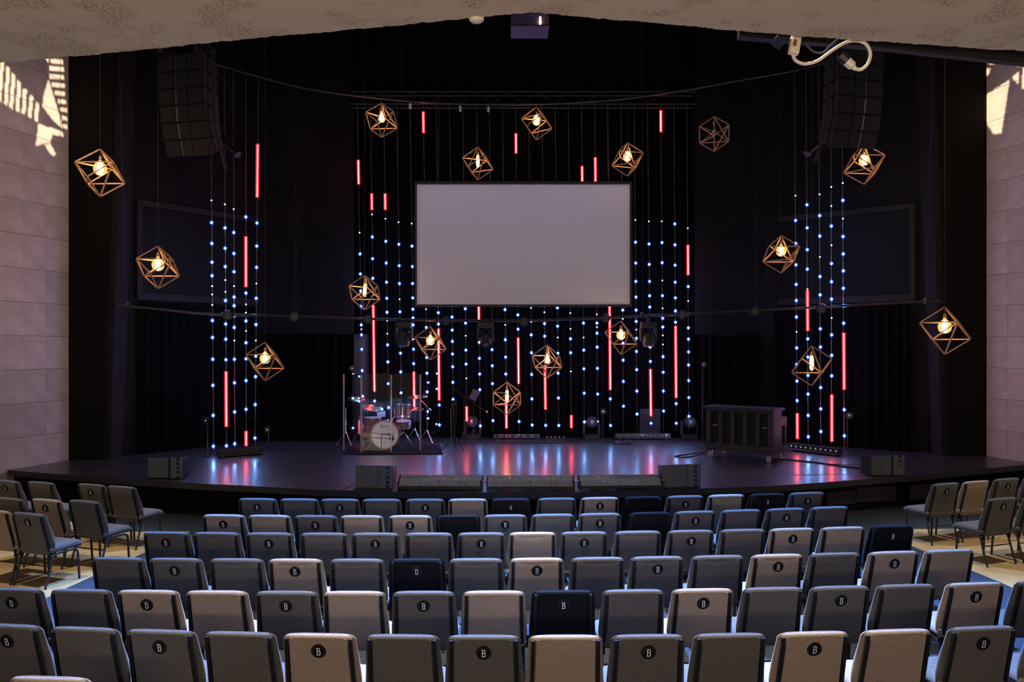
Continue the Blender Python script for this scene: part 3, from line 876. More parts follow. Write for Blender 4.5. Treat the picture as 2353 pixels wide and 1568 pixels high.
# ================================================================== SCREEN
sd = 17.9
a = W(958, 700, sd); c = W(1447, 424, sd)
scr = thing('projection_screen', 'wide grey projection screen with black border hung above the stage', 'screen', ((a.x + c.x) / 2, sd, a.z))
b = B(); b.box((0, 0, (c.z - a.z) / 2), (c.x - a.x, 0.02, c.z - a.z)); b.build('screen_fabric', 'screen', scr)
w2, h2 = (c.x - a.x) / 2, c.z - a.z
b = B()
for cc, dd in (((0, .0, -0.025), (2 * w2 + .1, .07, .05)), ((0, 0, h2 + .03), (2 * w2 + .1, .07, .06)), ((-w2 - .025, 0, h2 / 2), (.05, .07, h2)), ((w2 + .025, 0, h2 / 2), (.05, .07, h2))): b.box(cc, dd)
b.build('screen_frame', 'black', scr)
for s in (-1, 1):
    b = B(); b.tube([(s * w2 * .8, 0.03, h2 + .05), (s * w2 * .8, 0.3, 8.75 - a.z)], 0.008, 6); b.build('hanging_wire', 'cord', scr)
b = B(); b.box((w2 * .94, -.03, -.06), (.14, .03, .03)); b.build('sensor', 'black', scr)

# ================================================================== LED STRIPS
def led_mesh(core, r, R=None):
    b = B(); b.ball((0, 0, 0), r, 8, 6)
    if R: b.m = 1; b.ball((0, 0, 0), R, 10, 6)  # outer ball adds the glow halo
    return b.mesh('led', ['led_core' if core else 'led_small', 'led_halo'], 'all')
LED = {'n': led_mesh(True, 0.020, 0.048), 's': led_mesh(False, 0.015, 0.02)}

def led_strip(label, xt, yt, xb, yb, d, dots, reds, group, hide=None):
    """strip hung from (xt,yt) to (xb,yb); negative dot rows are dim points"""
    top = W(xt, yt, d); bot = W(xb, yb, d)
    t = thing('led_strip', label, 'led strip', tuple(bot), 0, group)
    b = B(); b.bar(top - bot, Vector((0, 0, 0)), 0.013, 0.006); b.build('tape', 'tape', t)
    at = lambda y: (top - bot) * ((y - yb) / (yt - yb)) + Vector((0, -0.012, 0))
    for y in dots:
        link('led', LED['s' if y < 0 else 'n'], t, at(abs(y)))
    for y0, y1 in reds:
        b = B(); p0, p1 = at(y0), at(y1); n = max(3, int((p1 - p0).length / 0.034))
        for k in range(n + 1): b.ball(p0.lerp(p1, k / n), 0.0125, 6, 4)
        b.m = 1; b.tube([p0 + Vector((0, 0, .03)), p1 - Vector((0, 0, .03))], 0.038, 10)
        o = b.build('red_led_run', ['red_core', 'red_halo'], t, 'all'); o['kind'] = 'stuff'
    return t

CS = [
 ([-535, 584, 630, 669, 705, 747, -757, 770, 803, 852, 911], [(371, 421)]),
 ([-493, 545, 595, 640, -678, 922], [(448, 480), (704, 898)]),
 ([-503, 555, 605, 649, 686, 718, -737, -767, 793, 832, 882, 937], [(448, 480)]),
 ([-511, 562, 611, 652, -688, 717, 812, 855, 903], []),
 ([-514, 566, 613, 652, 685, 711, 731, 747, -780, 803, 836], [(857, 933)]),
 ([-711, 753, 822, 858, 901, 946], [(260, 303)]),
 ([719, 745, 931, 977], [(758, 918)]),
 ([729, 759, 785, 814, 843, 879, 918], []),
 ([710, 743, -772, 805, 837, -870], [(937, 966)]),
 ([787, 824, 860, 896, 979], [(707, 737)]),
 ([804, 841, 882, 967], []),
 ([712, -747, 781, 821, 860], [(918, 982)]),
 ([724, 757, 969], [(310, 350), (779, 880)]),
 ([-708, 738, 770, 811, 861, 917, 977], []),
 ([-718, 744, 773, 978], [(842, 939)]),
 ([708, 750, -776, 812, 858, 915, 978], []),
 ([-720, -756, 779, 811, -854], [(957, 981)]),
 ([743, -776, 805, 848, 904, 970], [(385, 419)]),
 ([-723, 743, -752, 766, 798, 847, 906, -969], [(365, 419)]),
 ([917, 978], [(705, 894)]),
 ([713, -733, 789, 828, 877, 934], []),
 ([-506, 557, 605, 647, 683, 713, 739, -758, 778, 808, 850, 899, 952], []),
 ([-509, 561, 608, 647, 680, 706, 798, 831, 973], [(851, 954)]),
 ([-509, 558, 604, -645, 680, -709, 732, 752, -771, -792, 820, 856, 899, 945], [(257, 301)]),
 ([515, 563, 610, 649, 685, 715, 741, 928, 973], [(752, 912)]),
 ([-525, 659, -692, 754, 780, 809, 839, 875, 914, 957], [(566, 630)]),
]
XB = [835, 862, 894, 923, 953, 983, 1010, 1042, 1073, 1104, 1133, 1164, 1193, 1223, 1254, 1284, 1313, 1343, 1374, 1403, 1433, 1464, 1496, 1525, 1554, 1583]
for i, (dots, reds) in enumerate(CS):
    led_strip('hanging LED strip %s, %s of those behind the screen from drum side' % ('with glowing red run' if reds else 'of blue-white points', ordi(i + 1)),
              821 + 30.3 * i, 240, XB[i], 992, 18.6, dots, reds, 'LED strips behind the screen')
LS = [
 (484, 150, 491, 1042, 16.15, [-461, 512, 560, 603, 634, -658, -677, -701, 737, 776, 826, 886, 955, 1026], []),
 (515, 156, 521, 1040, 16.35, [-470, 524, 571, 613, -644, -671, 691, 745, 780, 827, 1025], [(857, 978)]),
 (536, 162, 540, 1036, 16.5, [-481, 535, 583, 625, -658, 683, 703, 726, 753, -783, 826, 880, 947, 1020], []),
 (565, 168, 566, 1033, 16.65, [499, 674, -700, -719, 738, -761, 788, 825, 875, 941], [(547, 657), (994, 1022)]),
 (594, 175, 586, 1030, 16.8, [513, 566, 615, -652, 686, 746, -783, 819, 866, 930, 1007], [(335, 451)]),
]
for i, (xt, yt, xb, yb, d, dots, reds) in enumerate(LS):
    led_strip('hanging LED strip %s, %s from the stone wall on drum side' % ('with red run' if reds else 'of blue points', ordi(i + 1)), xt, yt, xb, yb, d, dots, reds, 'LED strips on the drum side')
RS = [
 (1825, 165, 1832, 1018, 17.3, [-450, 507, 560, 609, 654, 691, 729, -763, 800, 838, 876, 921], [(953, 1006)]),
 (1852, 158, 1857, 1020, 17.1, [471, 524, 574, 619, -665, 779, 821, 863, 906, 955, 1004], [(671, 758)]),
 (1881, 150, 1886, 1023, 16.9, [-447, 496, 543, -591, 636, 678, 756, 798, 891, 940, 992], []),
 (1909, 142, 1911, 1027, 16.7, [-430, -474, 520, -564, 606, 648, 688, -731, 770, 817, 864], [(910, 1012)]),
 (1934, 134, 1940, 1038, 16.4, [-421, 461, -503, 544, 584, 623, 663, 703, 743, 942, 1002], [(768, 893)]),
]
for i, (xt, yt, xb, yb, d, dots, reds) in enumerate(RS):
    led_strip('hanging LED strip %s, %s from the organ under the loudspeaker array' % ('with red run' if reds else 'of blue points', ordi(i + 1)), xt, yt, xb, yb, d, dots, reds, 'LED strips on the organ side')

# ================================================================== RIGGING
UPIPE = smooth_path([W(*p) for p in ((470, 141, 15.8), (505, 151, 16.15), (590, 175, 16.75), (700, 203, 17.5), (837, 223, 18.1), (1000, 237, 18.4), (1200, 241, 18.45), (1400, 231, 18.4), (1560, 210, 18.1), (1700, 185, 17.7), (1825, 163, 17.3), (1940, 133, 16.4))], 8)
b = B(); b.tube(UPIPE, 0.024, 8)
tag(b.build('curved_pipe', 'grey_pipe', None, True), 'long curved grey pipe high above the stage carrying the LED strips', 'pipe')
LPIPE = smooth_path([W(*p) for p in ((270, 702, 14.5), (400, 715, 15.3), (485, 722, 15.9), (680, 727, 16.9), (850, 733, 17.3), (1025, 736, 17.5), (1200, 737, 17.55), (1400, 730, 17.5), (1570, 722, 17.4), (1735, 714, 17), (1885, 706, 16.4), (2010, 699, 15.8), (2162, 692, 15.0))], 8)
def pipe_pt(path, x):
    for p, q in zip(path, path[1:]):
        if p.x <= x <= q.x: return p.lerp(q, (x - p.x) / max(q.x - p.x, 1e-6))
    return path[0] if x < path[0].x else path[-1]
b = B(); b.tube(LPIPE, 0.028, 8)
pipe = tag(b.build('lighting_pipe', 'grey_pipe', None, True), 'low curved lighting pipe carrying round lights just below the screen', 'pipe')
for px, py, d in ((290, 704, 14.65), (680, 727, 16.9), (1476, 726, 17.46), (1735, 714, 17.0), (2128, 694, 15.15)):
    p = W(px, py, d); b = B(); b.tube([p, p + Vector((-0.15 if px < 400 else 0.15 if px > 2000 else 0, 0, 5.4))], 0.003, 6); b.build('hanging_wire', 'cord', pipe)
    b = B(); b.box(p + Vector((0, 0, 0.02)), (0.06, 0.10, 0.12)); b.build('clamp', 'black_metal', pipe)

tr = thing('lighting_truss', 'long black box truss above the screen', 'truss', (W(1190, 235, 18.75).x, 18.75, W(1190, 239, 18.6).z))
L0 = (812 - 1190) / F * 18.9; L1 = (1592 - 1190) / F * 18.9; hh = 0.29
for z in (0, hh):
    for y in (-.15, .15):
        b = B(); b.tube([(L0, y, z), (L1, y, z)], 0.025, 8); b.build('chord', 'black_metal', tr, True)
n = 22
for k in range(n):
    x0 = L0 + (L1 - L0) * k / n; x1 = L0 + (L1 - L0) * (k + 1) / n
    b = B(); b.bar((x0, -.15, 0 if k % 2 else hh), (x1, -.15, hh if k % 2 else 0), 0.02); b.build('brace', 'black_metal', tr)
for s in (L0 * .7, L1 * .7):
    b = B(); b.tube([(s, 0, hh), (s, 0, 11.5 - tr.location.z)], 0.012, 6); b.build('hanging_wire', 'cord', tr)
for k, px in enumerate((943, 1057, 1122)):      # small tags dangling from the curved pipe
    p = pipe_pt(UPIPE, W(px, 238, 18.36).x); b = B(); b.box(p + Vector((0, 0, -0.11)), (0.055, 0.012, 0.13)); b.tube([p, p + Vector((0, 0, -.05))], 0.004, 5)
    tag(b.build('cable_tag', 'paper'), ['pale paper tag on the curved pipe nearest the drum side pendant', 'pale paper tag on the curved pipe between its two fellows', 'pale paper tag on the curved pipe beside a red lit strip'][k], 'tag', 'tags on the curved pipe')

def par_can(px, py, d, look, label, group):
    p = W(px, py, d); t = thing('par_light', label, 'stage light', tuple(p), 0, group)
    dv = (Vector(look) - p).normalized(); R = dv.to_track_quat('Z', 'Y').to_matrix().to_4x4()
    b = B(); b.lathe([(0.05, -.14), (0.085, -.10), (0.095, 0.0), (0.10, .05), (.092, .05)], 18, R); b.build('housing', 'black', t, True)
    f = B(); f.lathe([(0.001, .046), (.092, .046), (.092, .052), (0.001, .052)], 18, R, False); face = f.build('front_plate', 'black_metal', t, True)
    for i in range(3):
        for j in range(-2, 3):
            x, y = j * .032 + (.016 if i % 2 else 0), (i - 1) * .045
            if math.hypot(x, y) > .075: continue
            q = B(); q.ball(R @ Vector((x, y, .052)), .013, 6, 4); q.build('lens', 'lens_glass', face, 'all')
    b = B(); e = pipe_pt(LPIPE, p.x) - p; b.bar((0, 0.0, 0.0), tuple(e), 0.03, 0.012); b.bar(tuple(e + Vector((0, 0, -.04))), tuple(e + Vector((0, 0, .04))), 0.045, 0.06); b.build('bracket', 'black_metal', t)
    return t
for k, (px, py, d, wh) in enumerate(((522, 724, 15.85, 'among the drum side strips'), (676, 728, 16.7, 'alone between drum side strips and drums'), (846, 734, 17.1, 'above the drum shield beside a red strip'), (1025, 737, 17.3, 'beside the pendant hung over the drums'), (1204, 740, 17.35, 'under the middle of the screen'), (1392, 731, 17.3, 'under the screen corner by a red strip'), (1568, 724, 17.2, 'at the organ end of the screen strips'), (1735, 715, 16.8, 'alone behind and above the organ'), (1888, 709, 16.2, 'among the organ side strips'))):
    par_can(px, py, d, (W(px, py, d).x * 0.35, 8, 1.5), 'small round multi-lens light on the low pipe ' + wh, 'round lights on the low pipe')

def moving_head(px, py, d, up, label, group, size=1.0, tilt=0.0):
    """py is the row of the base; hung heads have up = -1, floor heads up = 1"""
    p = W(px, py, d) if up < 0 else onstage(px, py)
    t = thing('moving_head_light', label, 'stage light', tuple(p), 0, group)
    s = size
    def z(v): return up * v * s
    b = B(); b.box((0, 0, z(.06)), (.34 * s, .26 * s, .12 * s)); b.build('base', 'black', t, bevel=0.015)
    if up < 0:
        e = pipe_pt(LPIPE, p.x) - p; b = B(); b.bar((0, 0, -.01), tuple(e), 0.05, 0.06); b.build('clamp', 'black_metal', t)
    for sx in (-1, 1):
        b = B(); b.add([(sx * .135 * s, -.07 * s, z(.12)), (sx * .19 * s, -.07 * s, z(.12)), (sx * .19 * s, .07 * s, z(.12)), (sx * .135 * s, .07 * s, z(.12)),
                        (sx * .145 * s, -.045 * s, z(.42)), (sx * .185 * s, -.045 * s, z(.42)), (sx * .185 * s, .045 * s, z(.42)), (sx * .145 * s, .045 * s, z(.42))],
                       [(3, 2, 1, 0), (4, 5, 6, 7), (0, 1, 5, 4), (1, 2, 6, 5), (2, 3, 7, 6), (3, 0, 4, 7)])
        b.build('yoke_arm', 'black', t, bevel=0.008)
    R = Matrix.Translation((0, 0, z(.36))) @ Matrix.Rotation(tilt, 4, 'X') @ Matrix.Diagonal((s, s, s, 1))
    b = B(); b.lathe([(.03, -.19), (.10, -.17), (.135, -.08), (.14, .04), (.125, .13), (.115, .17), (.095, .17)], 20, R); hd = b.build('head', 'black', t, True)
    b = B()
    for r0, r1, zz in ((.001, .045, .168), ):
        b.lathe([(r0, zz), (r1, zz), (r1, zz + .012), (r0, zz + .016)], 20, R, False)
    b.build('lens', 'lens_glass', hd, True)
    for rr in (.06, .085):
        b = B(); b.lathe([(rr, .166), (rr + .010, .172), (rr + .014, .166)], 24, R, False); b.build('lens_ring', 'black_metal', hd, True)
    return t
for px, lab in ((928, 'black moving head light hanging over the drum shield'), (1116, 'black moving head light hanging beside the drum pendant below the screen'), (1490, 'black moving head light hanging below the screen corner on organ side')):
    moving_head(px, 741, 17.45, -1, lab, 'moving heads on the low pipe', 1.0, math.radians(168 if px != 1116 else 140))
for px, py, lab in ((1086, 1010, 'black moving head light on the boards behind the music stand'), (1359, 1011, 'black moving head light on the boards behind the open floor'), (1583, 1011, 'black moving head light on the boards beside the organ')):
    moving_head(px, py, 19, 1, lab, 'moving heads on the stage floor', 1.12, math.radians(75))

# loudspeaker line arrays
def line_array(label, boxes, d, m):
    x, y, z = W((boxes[0][0] + boxes[0][1]) / 2, boxes[0][2], d)
    t = thing('line_array', label, 'loudspeaker', (x, d, z), 0, 'hung loudspeaker arrays')
    b = B(); b.box((0, 0.1, 0.16), (1.0, .5, .05)); b.box((-.3, .1, 0.08), (.05, .4, .16)); b.box((.3, .1, .08), (.05, .4, .16)); b.build('fly_frame', 'black_metal', t)
    for s in (-.35, .35):
        b = B(); b.tube([(s, .1, .18), (s, .1, 11.5 - z)], .012, 6); b.build('hanging_chain', 'black_metal', t)
    yy = 0.0; zz = 0.0; yaw = math.radians(m * 14)
    for k in range(6):
        tilt = math.radians((0, 1, 3, 8, 14, 21)[k]); h = 0.298
        RM = Matrix.Translation((0, yy, zz)) @ Matrix.Rotation(tilt, 4, 'X')
        Y = Matrix.Rotation(yaw, 4, 'Z') @ RM
        o = B()
        w = 0.46
        q = [(-w, 0, 0), (w, 0, 0), (w * .8, .55, -.03), (-w * .8, .55, -.03), (-w, 0, -h + .01), (w, 0, -h + .01), (w * .8, .55, -h + .05), (-w * .8, .55, -h + .05)]
        o.add([Y @ Vector(v) for v in q], [(0, 1, 2, 3), (7, 6, 5, 4), (0, 4, 5, 1), (1, 5, 6, 2), (2, 6, 7, 3), (3, 7, 4, 0)])
        cab = o.build('speaker_box', 'array', t, bevel=0.008)
        for s in (-1, 1):
            g = B(); g.box(Y @ Vector((s * .29, -.012, -h / 2)), (.30, .02, h - .05), Y.to_3x3()); g.build('grille', 'grille_dark', cab)
            g = B(); g.add([Y @ Vector(v) for v in ((s * .12, -.02, -.02), (s * .03, .06, -.02), (s * .03, .06, -h + .03), (s * .12, -.02, -h + .03))], [(0, 1, 2, 3)]); g.build('horn_flare', 'array_horn', cab)
        for j in range(5):
            g = B(); g.box(Y @ Vector((0, .03, -.05 - j * .058)), (.09, .012, .012), Y.to_3x3()); g.build('horn_vane', 'array_horn', cab)
        zz -= h * math.cos(tilt); yy += h * math.sin(tilt)
    # rigging strip on the stage side
    b = B(); b.bar(Matrix.Rotation(yaw, 3, 'Z') @ Vector((m * -.50, .2, 0.1)), Matrix.Rotation(yaw, 3, 'Z') @ Vector((m * -.50, .25, -1.2)), .03, .05); b.build('rigging_rail', 'black_metal', t)
    b = B(); b.bar(Matrix.Rotation(yaw, 3, 'Z') @ Vector((m * -.50, .25, -1.2)), Matrix.Rotation(yaw, 3, 'Z') @ Vector((m * -.50, .6, -1.95)), .03, .05); b.build('rigging_rail', 'black_metal', t)
    return t
M['grille_dark'] = mat('dark_grille', (0.005, 0.0055, 0.0065), 0.6)
line_array('black hung loudspeaker array of six boxes beside the drum side stone wall', [(360, 472, 125)], 14.0, -1)
line_array('black hung loudspeaker array of six boxes beside the organ side stone wall', [(1920, 2038, 106)], 14.0, 1)
for px, py, s, lab in ((528, 338, 1, 'narrow black spotlight tilted under the drum side loudspeaker array'), (1872, 336, -1, 'narrow black spotlight tilted under the organ side loudspeaker array')):
    p = W(px, py, 15.2); t = thing('ellipsoidal_spotlight', lab, 'stage light', tuple(p))
    R = (Vector((s * .75, -.3, -.7))).to_track_quat('Z', 'Y').to_matrix().to_4x4()
    b = B(); b.lathe([(.05, -.28), (.08, -.24), (.085, -.1), (.055, 0), (.055, .2), (.07, .22), (.07, .26)], 14, R); b.build('barrel', 'black', t, True)
    b = B(); b.lathe([(.001, .245), (.06, .245)], 14, R, False); b.build('lens', 'lens_dark', t)
    b = B(); b.tube([(0, 0, 0), (-s * .1, 0, .3), (-s * .35, 0, .6)], .014, 6); b.build('bracket', 'black_metal', t)

# ================================================================== PENDANTS
def pendant(px, y0, y1, a0, bulb, label, mirror=False, lit=True, tophidden=0):
    d = {363: 13.3, 1986: 15.3}.get(px, 2 * 0.375 * F / (y1 - y0))
    Rr = d * (y1 - y0) / F / 2
    c = W(px, (y0 + y1) / 2, d)
    t = thing('geometric_pendant_lamp', label, 'pendant lamp', (c.x, c.y, c.z + Rr), 0, 'wooden pendant lamps')
    z0 = -Rr; sgn = 1 if mirror else -1
    a0 = a0 - math.degrees(math.atan((px - CX) / F))      # as turned from where it hangs
    def ring(deg, z): return Vector((0.943 * Rr * math.cos(math.radians(deg)), 0.943 * Rr * math.sin(math.radians(deg)), z0 + z))
    zu = Rr * 0.36
    TOP, BOT = Vector((0, 0, 0)), Vector((0, 0, -2 * Rr))
    UL, X, UR = (ring(a0 + sgn * 120 * k, zu) for k in range(3))
    LL, R_, F_ = (ring(a0 + sgn * (60 + 120 * k), -zu) for k in range(3))
    edges = [(TOP, UL), (TOP, X), (TOP, UR), (UL, LL), (UL, F_), (X, LL), (X, R_), (UR, R_), (UR, F_), (BOT, LL), (BOT, R_), (BOT, F_), (UL, X), (TOP, R_), (LL, F_), (UR, BOT), (LL, R_)]
    edges.append((UL, UR) if bulb == 'globe' and not mirror else (TOP, F_))
    for p, q in edges:
        b = B(); v = (q - p).normalized() * 0.012; b.bar(p + v, q - v, 0.019); b.build('strut', 'wood', t)
    b = B(); b.tube([(0, 0, -0.02), (0, 0, -.13)], .006, 6)
    hp = (Vector((c.x, c.y, 11.5)) if px not in (989, 1257, 1427, 1165) else pipe_pt(LPIPE, c.x)) - t.location
    b.tube([(0, 0, 0), tuple(hp)], .004, 5); b.build('cord', 'cord', t)
    b = B(); b.lathe([(.012, -.10), (.024, -.12), (.026, -.17), (.02, -.18)], 12); b.build('socket', 'brass', t, True)
    prof = {'globe': [(.018, -.17), (.03, -.20), (.075, -.235), (.098, -.29), (.10, -.32), (.085, -.375), (.045, -.41), (.001, -.42)],
            'tube': [(.018, -.17), (.034, -.20), (.042, -.26), (.044, -.36), (.038, -.43), (.02, -.465), (.001, -.47)],
            'tear': [(.018, -.17), (.03, -.22), (.055, -.28), (.075, -.34), (.07, -.385), (.04, -.415), (.001, -.42)]}[bulb]
    b = B(); b.lathe(prof, 14)
    if lit:
        gl = b.build('bulb', 'bulb_glass', t, 'all')
        b = B(); b.lathe([(max(r * (.45 if bulb == 'globe' else .62), .001), zz * .9 - .03) for r, zz in prof[1:]], 10); b.build('filament', 'bulb', gl, 'all')
    else:
        b.build('bulb', 'bulb_off', t, 'all')
    return t
PEND = [
 (230, 343, 452, 180, 'globe', 'lit wooden pendant lamp hung beside the drum side stone wall'),
 (363, 566, 664, 190, 'globe', 'lit wooden pendant lamp below the drum side loudspeaker array'),
 (609, 787, 876, 185, 'globe', 'lit wooden pendant lamp beside the drum side LED strips near the floor'),
 (838, 633, 713, 200, 'tube', 'lit wooden pendant lamp with tube bulb hanging above the drum shield'),
 (877, 237, 316, 195, 'tear', 'lit wooden pendant lamp under the truss end on the drum side'),
 (1098, 338, 414, 175, 'tube', 'lit wooden pendant lamp with tube bulb just above the screen'),
 (1233, 246, 322, 170, 'globe', 'lit wooden pendant lamp under the middle of the truss above the screen'),
 (1442, 328, 405, 240, 'globe', 'lit wooden pendant lamp above the screen corner on the organ side'),
 (1641, 268, 348, 210, 'tear', 'unlit wooden pendant lamp in front of the dark wall'),
 (1986, 331, 424, 240, 'globe', 'lit wooden pendant lamp directly below the organ side loudspeaker array'),
 (1795, 541, 628, 230, 'globe', 'lit wooden pendant lamp beside the organ side LED strips, high up'),
 (989, 751, 828, 185, 'globe', 'lit wooden pendant lamp between two hung moving heads over the drums'),
 (1257, 793, 870, 200, 'tear', 'lit wooden pendant lamp with teardrop bulb below the middle of the screen'),
 (1427, 738, 816, 180, 'globe', 'lit wooden pendant lamp below the screen beside the long red strip'),
 (1165, 878, 954, 150, 'tube', 'lit wooden pendant lamp with tube bulb hanging lowest above the boards'),
 (1865, 795, 887, 240, 'tube', 'lit wooden pendant lamp with tube bulb among the organ side LED strips'),
 (2171, 706, 815, 180, 'globe', 'lit wooden pendant lamp hung beside the organ side stone wall'),
]
for p in PEND:
    pendant(*p, mirror=(p[0] == 1165), lit=(p[0] != 1641))
# ================================================================== STAGE EQUIPMENT
def world_at(t): return Matrix.Translation(t.location)

# ---- wedge monitors lying on their sides at the front edge
def wedge(px0, px1, pyb, rz, flip, label, w=0.62, h=0.37, dp=0.40, m='cab'):
    p = onstage((px0 + px1) / 2, pyb)
    t = thing('stage_monitor', label, 'loudspeaker', tuple(p), rz, 'stage monitors')
    s = -1 if flip else 1
    b = B()
    q = [(-w / 2, 0, 0), (w / 2, 0, 0), (w / 2 - .06, dp, 0), (-w / 2 + .06, dp, 0), (-w / 2, .015, h), (w / 2, .015, h), (w / 2 - .06, dp, h * .86), (-w / 2 + .06, dp, h * .86)]
    b.add(q, [(3, 2, 1, 0), (4, 5, 6, 7), (0, 1, 5, 4), (1, 2, 6, 5), (2, 3, 7, 6), (3, 0, 4, 7)])
    cab = b.build('cabinet', m, t, bevel=0.012)
    g = B(); g.box((-s * .115, -.006, h / 2 + .004), (w - .26, .022, h - .03)); gr = g.build('grille', 'grille', t, bevel=0.004)
    g = B(); g.box((s * .155, -.010, h / 2 + .003), (.10, .04, h - .015)); g.build('baffle', 'cab', t, bevel=0.012)
    g = B(); g.box((s * .232, -.004, h / 2), (.045, .02, h - .03)); slot = g.build('horn_slot', 'lens_dark', t)
    for k in range(4):
        g = B(); g.box((s * .232, -.012, h * (k + 1) / 5), (.045, .016, .012)); g.build('vane', 'steel', slot)
    g = B(); g.box((s * .285, -.008, h / 2 + .003), (.055, .036, h - .015)); g.build('baffle', 'cab', t, bevel=0.012)
    g = B(); g.box((-s * .115, -.019, h * .52), (.085, .006, .075)); pl = g.build('logo_plate', 'cab', t)
    me = text_mesh('JBL', 0.045, 0.001); me.materials.append(M['black'])
    link('lettering', me, pl, (-s * .115, -.0232, h * .52), (math.radians(90), 0, 0))
    for sx in (-1, 1):
        g = B(); g.box((sx * (w / 2 - .026), dp * .5, h * .5), (.02, .16, .12)); g.build('handle_cup', 'lens_dark', t)
    return t
wedge(812, 906, 1123.5, math.radians(-9), False, 'grey wedge loudspeaker lying at the stage edge in front of the drums')
wedge(1520, 1612, 1121.5, math.radians(9), False, 'grey wedge loudspeaker lying at the stage edge in front of the organ')
wedge(338, 420, 1101, math.radians(-4), False, 'black wedge loudspeaker near the drum side stage corner', m='array')
wedge(1996, 2082, 1094.5, math.radians(8), False, 'black wedge loudspeaker near the organ side stage corner', m='array')

# ---- long batten lights along the stage edge
def batten(px0, px1, pyb, rz, label):
    p = onstage((px0 + px1) / 2, pyb); w = (px1 - px0) / F * p.y
    t = thing('batten_light', label, 'stage light', tuple(p), rz, 'batten lights along the stage edge')
    b = B(); b.extrude([(0.0, .02), (.26, .02), (.26, .10), (.10, .135), (0.0, .075)], -w / 2 + .02, w / 2 - .02); b.build('housing', 'black', t)
    for k in range(4):
        x0 = -w / 2 + .02 + (w - .04) * k / 4; x1 = x0 + (w - .04) / 4 - .008
        b = B(); b.add([(x0, -.012, .082), (x1, -.012, .082), (x1, .098, .148), (x0, .098, .148), (x0, -.004, .074), (x1, -.004, .074), (x1, .10, .138), (x0, .10, .138)], [(0, 1, 2, 3), (7, 6, 5, 4), (0, 4, 5, 1), (1, 5, 6, 2), (2, 6, 7, 3), (3, 7, 4, 0)])
        c = b.build('clear_cover', 'clear_cover', t)
        b = B(); b.add([(x0, .104, .150), (x1, .104, .150), (x1, .25, .196), (x0, .25, .196), (x0, .104, .136), (x1, .104, .136), (x1, .25, .180), (x0, .25, .180)], [(0, 1, 2, 3), (7, 6, 5, 4), (0, 4, 5, 1), (1, 5, 6, 2), (2, 6, 7, 3), (3, 7, 4, 0)])
        b.build('clear_cover', 'clear_cover', t)
        b = B(); b.lathe([(.018, 0), (.018, .012), (.008, .016)], 10, Matrix.Translation(((x0 + x1) / 2, .2, .184))); b.build('clip', 'chrome', c, True)
    for yy, zz in ((-.018, .076), (.100, .150), (.252, .197)):
        b = B(); b.tube([(-w / 2 + .01, yy, zz), (w / 2 - .01, yy, zz)], .007, 6); b.build('trim_bar', 'steel', t, True)
    for s in (-1, 1):
        b = B(); b.extrude([(-.015, 0), (.28, 0), (.28, .19), (.20, .205), (-.015, .09)], s * w / 2 - .01, s * w / 2 + .01); b.build('end_plate', 'black_metal', t)
        b = B(); b.lathe([(.02, -.01), (.02, .02), (.01, .025)], 10, Matrix.Translation((s * (w / 2 + .012), .1, .13)) @ Matrix.Rotation(math.radians(90 * s), 4, 'Y')); b.build('knob', 'steel', t, True)
    for k in range(3):
        b = B(); b.box((-w * .33 + w * .33 * k, .12, .013), (.1, .2, .024)); b.build('foot', 'black', t)
    return t
batten(914, 1107, 1127.5, math.radians(-1.5), 'long clear covered batten light at the stage edge beside the drum side wedge')
batten(1119, 1320, 1128.5, 0.0, 'long clear covered batten light at the middle of the stage edge')
batten(1332, 1524, 1126.5, math.radians(2.5), 'long clear covered batten light at the stage edge beside the organ side wedge')

# ---- tilted bar lights at the back
def bar_light(pa, pb, n, label, lit, h=0.15):
    a = onstage(*pa); c = onstage(*pb); v = c - a; L = v.length
    t = thing('led_bar_light', label, 'stage light', tuple((a + c) / 2), math.atan2(v.y, v.x), 'bar lights at the back of the stage')
    R = Matrix.Rotation(math.radians(-18), 4, 'X')
    Tm = Matrix.Translation((0, 0, .03)) @ R
    b = B(); b.add([Tm @ Vector(q) for q in ((-L / 2, 0, 0), (L / 2, 0, 0), (L / 2, .12, 0), (-L / 2, .12, 0), (-L / 2, 0, h), (L / 2, 0, h), (L / 2, .10, h), (-L / 2, .10, h))], [(3, 2, 1, 0), (4, 5, 6, 7), (0, 1, 5, 4), (1, 2, 6, 5), (2, 3, 7, 6), (3, 0, 4, 7)])
    b.build('housing', 'black_bar', t)
    for k in range(n):
        x = -L / 2 + L * (k + .5) / n; r = min(L / n * .42, h * .36)
        cen = Tm @ Vector((x, -.004, h * .52))
        b = B(); b.box(cen, (r * 2, .012, r * 2), R.to_3x3()); cell = b.build('cell', 'lens_dark', t)
        b = B(); b.ball(cen + Vector((0, -.008, 0)), r * (.42 if lit else .5), 8, 5); b.build('lens', 'lens_white' if lit else 'lens_dark', cell, 'all')
    for s in (-1, 1):
        b = B(); b.box((s * L * .42, .06, .015), (.05, .25, .03)); b.build('foot', 'black_metal', t)
    return t
M['black_bar'] = mat('bar_housing', (0.035, 0.030, 0.032), 0.4)
bar_light((503, 1054), (607, 1045), 9, 'black bar light with dark square cells by the drum side LED strips', False)
bar_light((1812, 1036), (1926, 1050), 10, 'black bar light with ten white lenses behind the organ', True)
bar_light((1414, 1011), (1541, 1011), 20, 'long dark bar light with twenty small pale lenses on the boards beside the organ', True, 0.13)
bar_light((1134, 1010), (1240, 1010), 6, 'long plain dark bar light on the boards beneath the lowest pendant', False, 0.10)

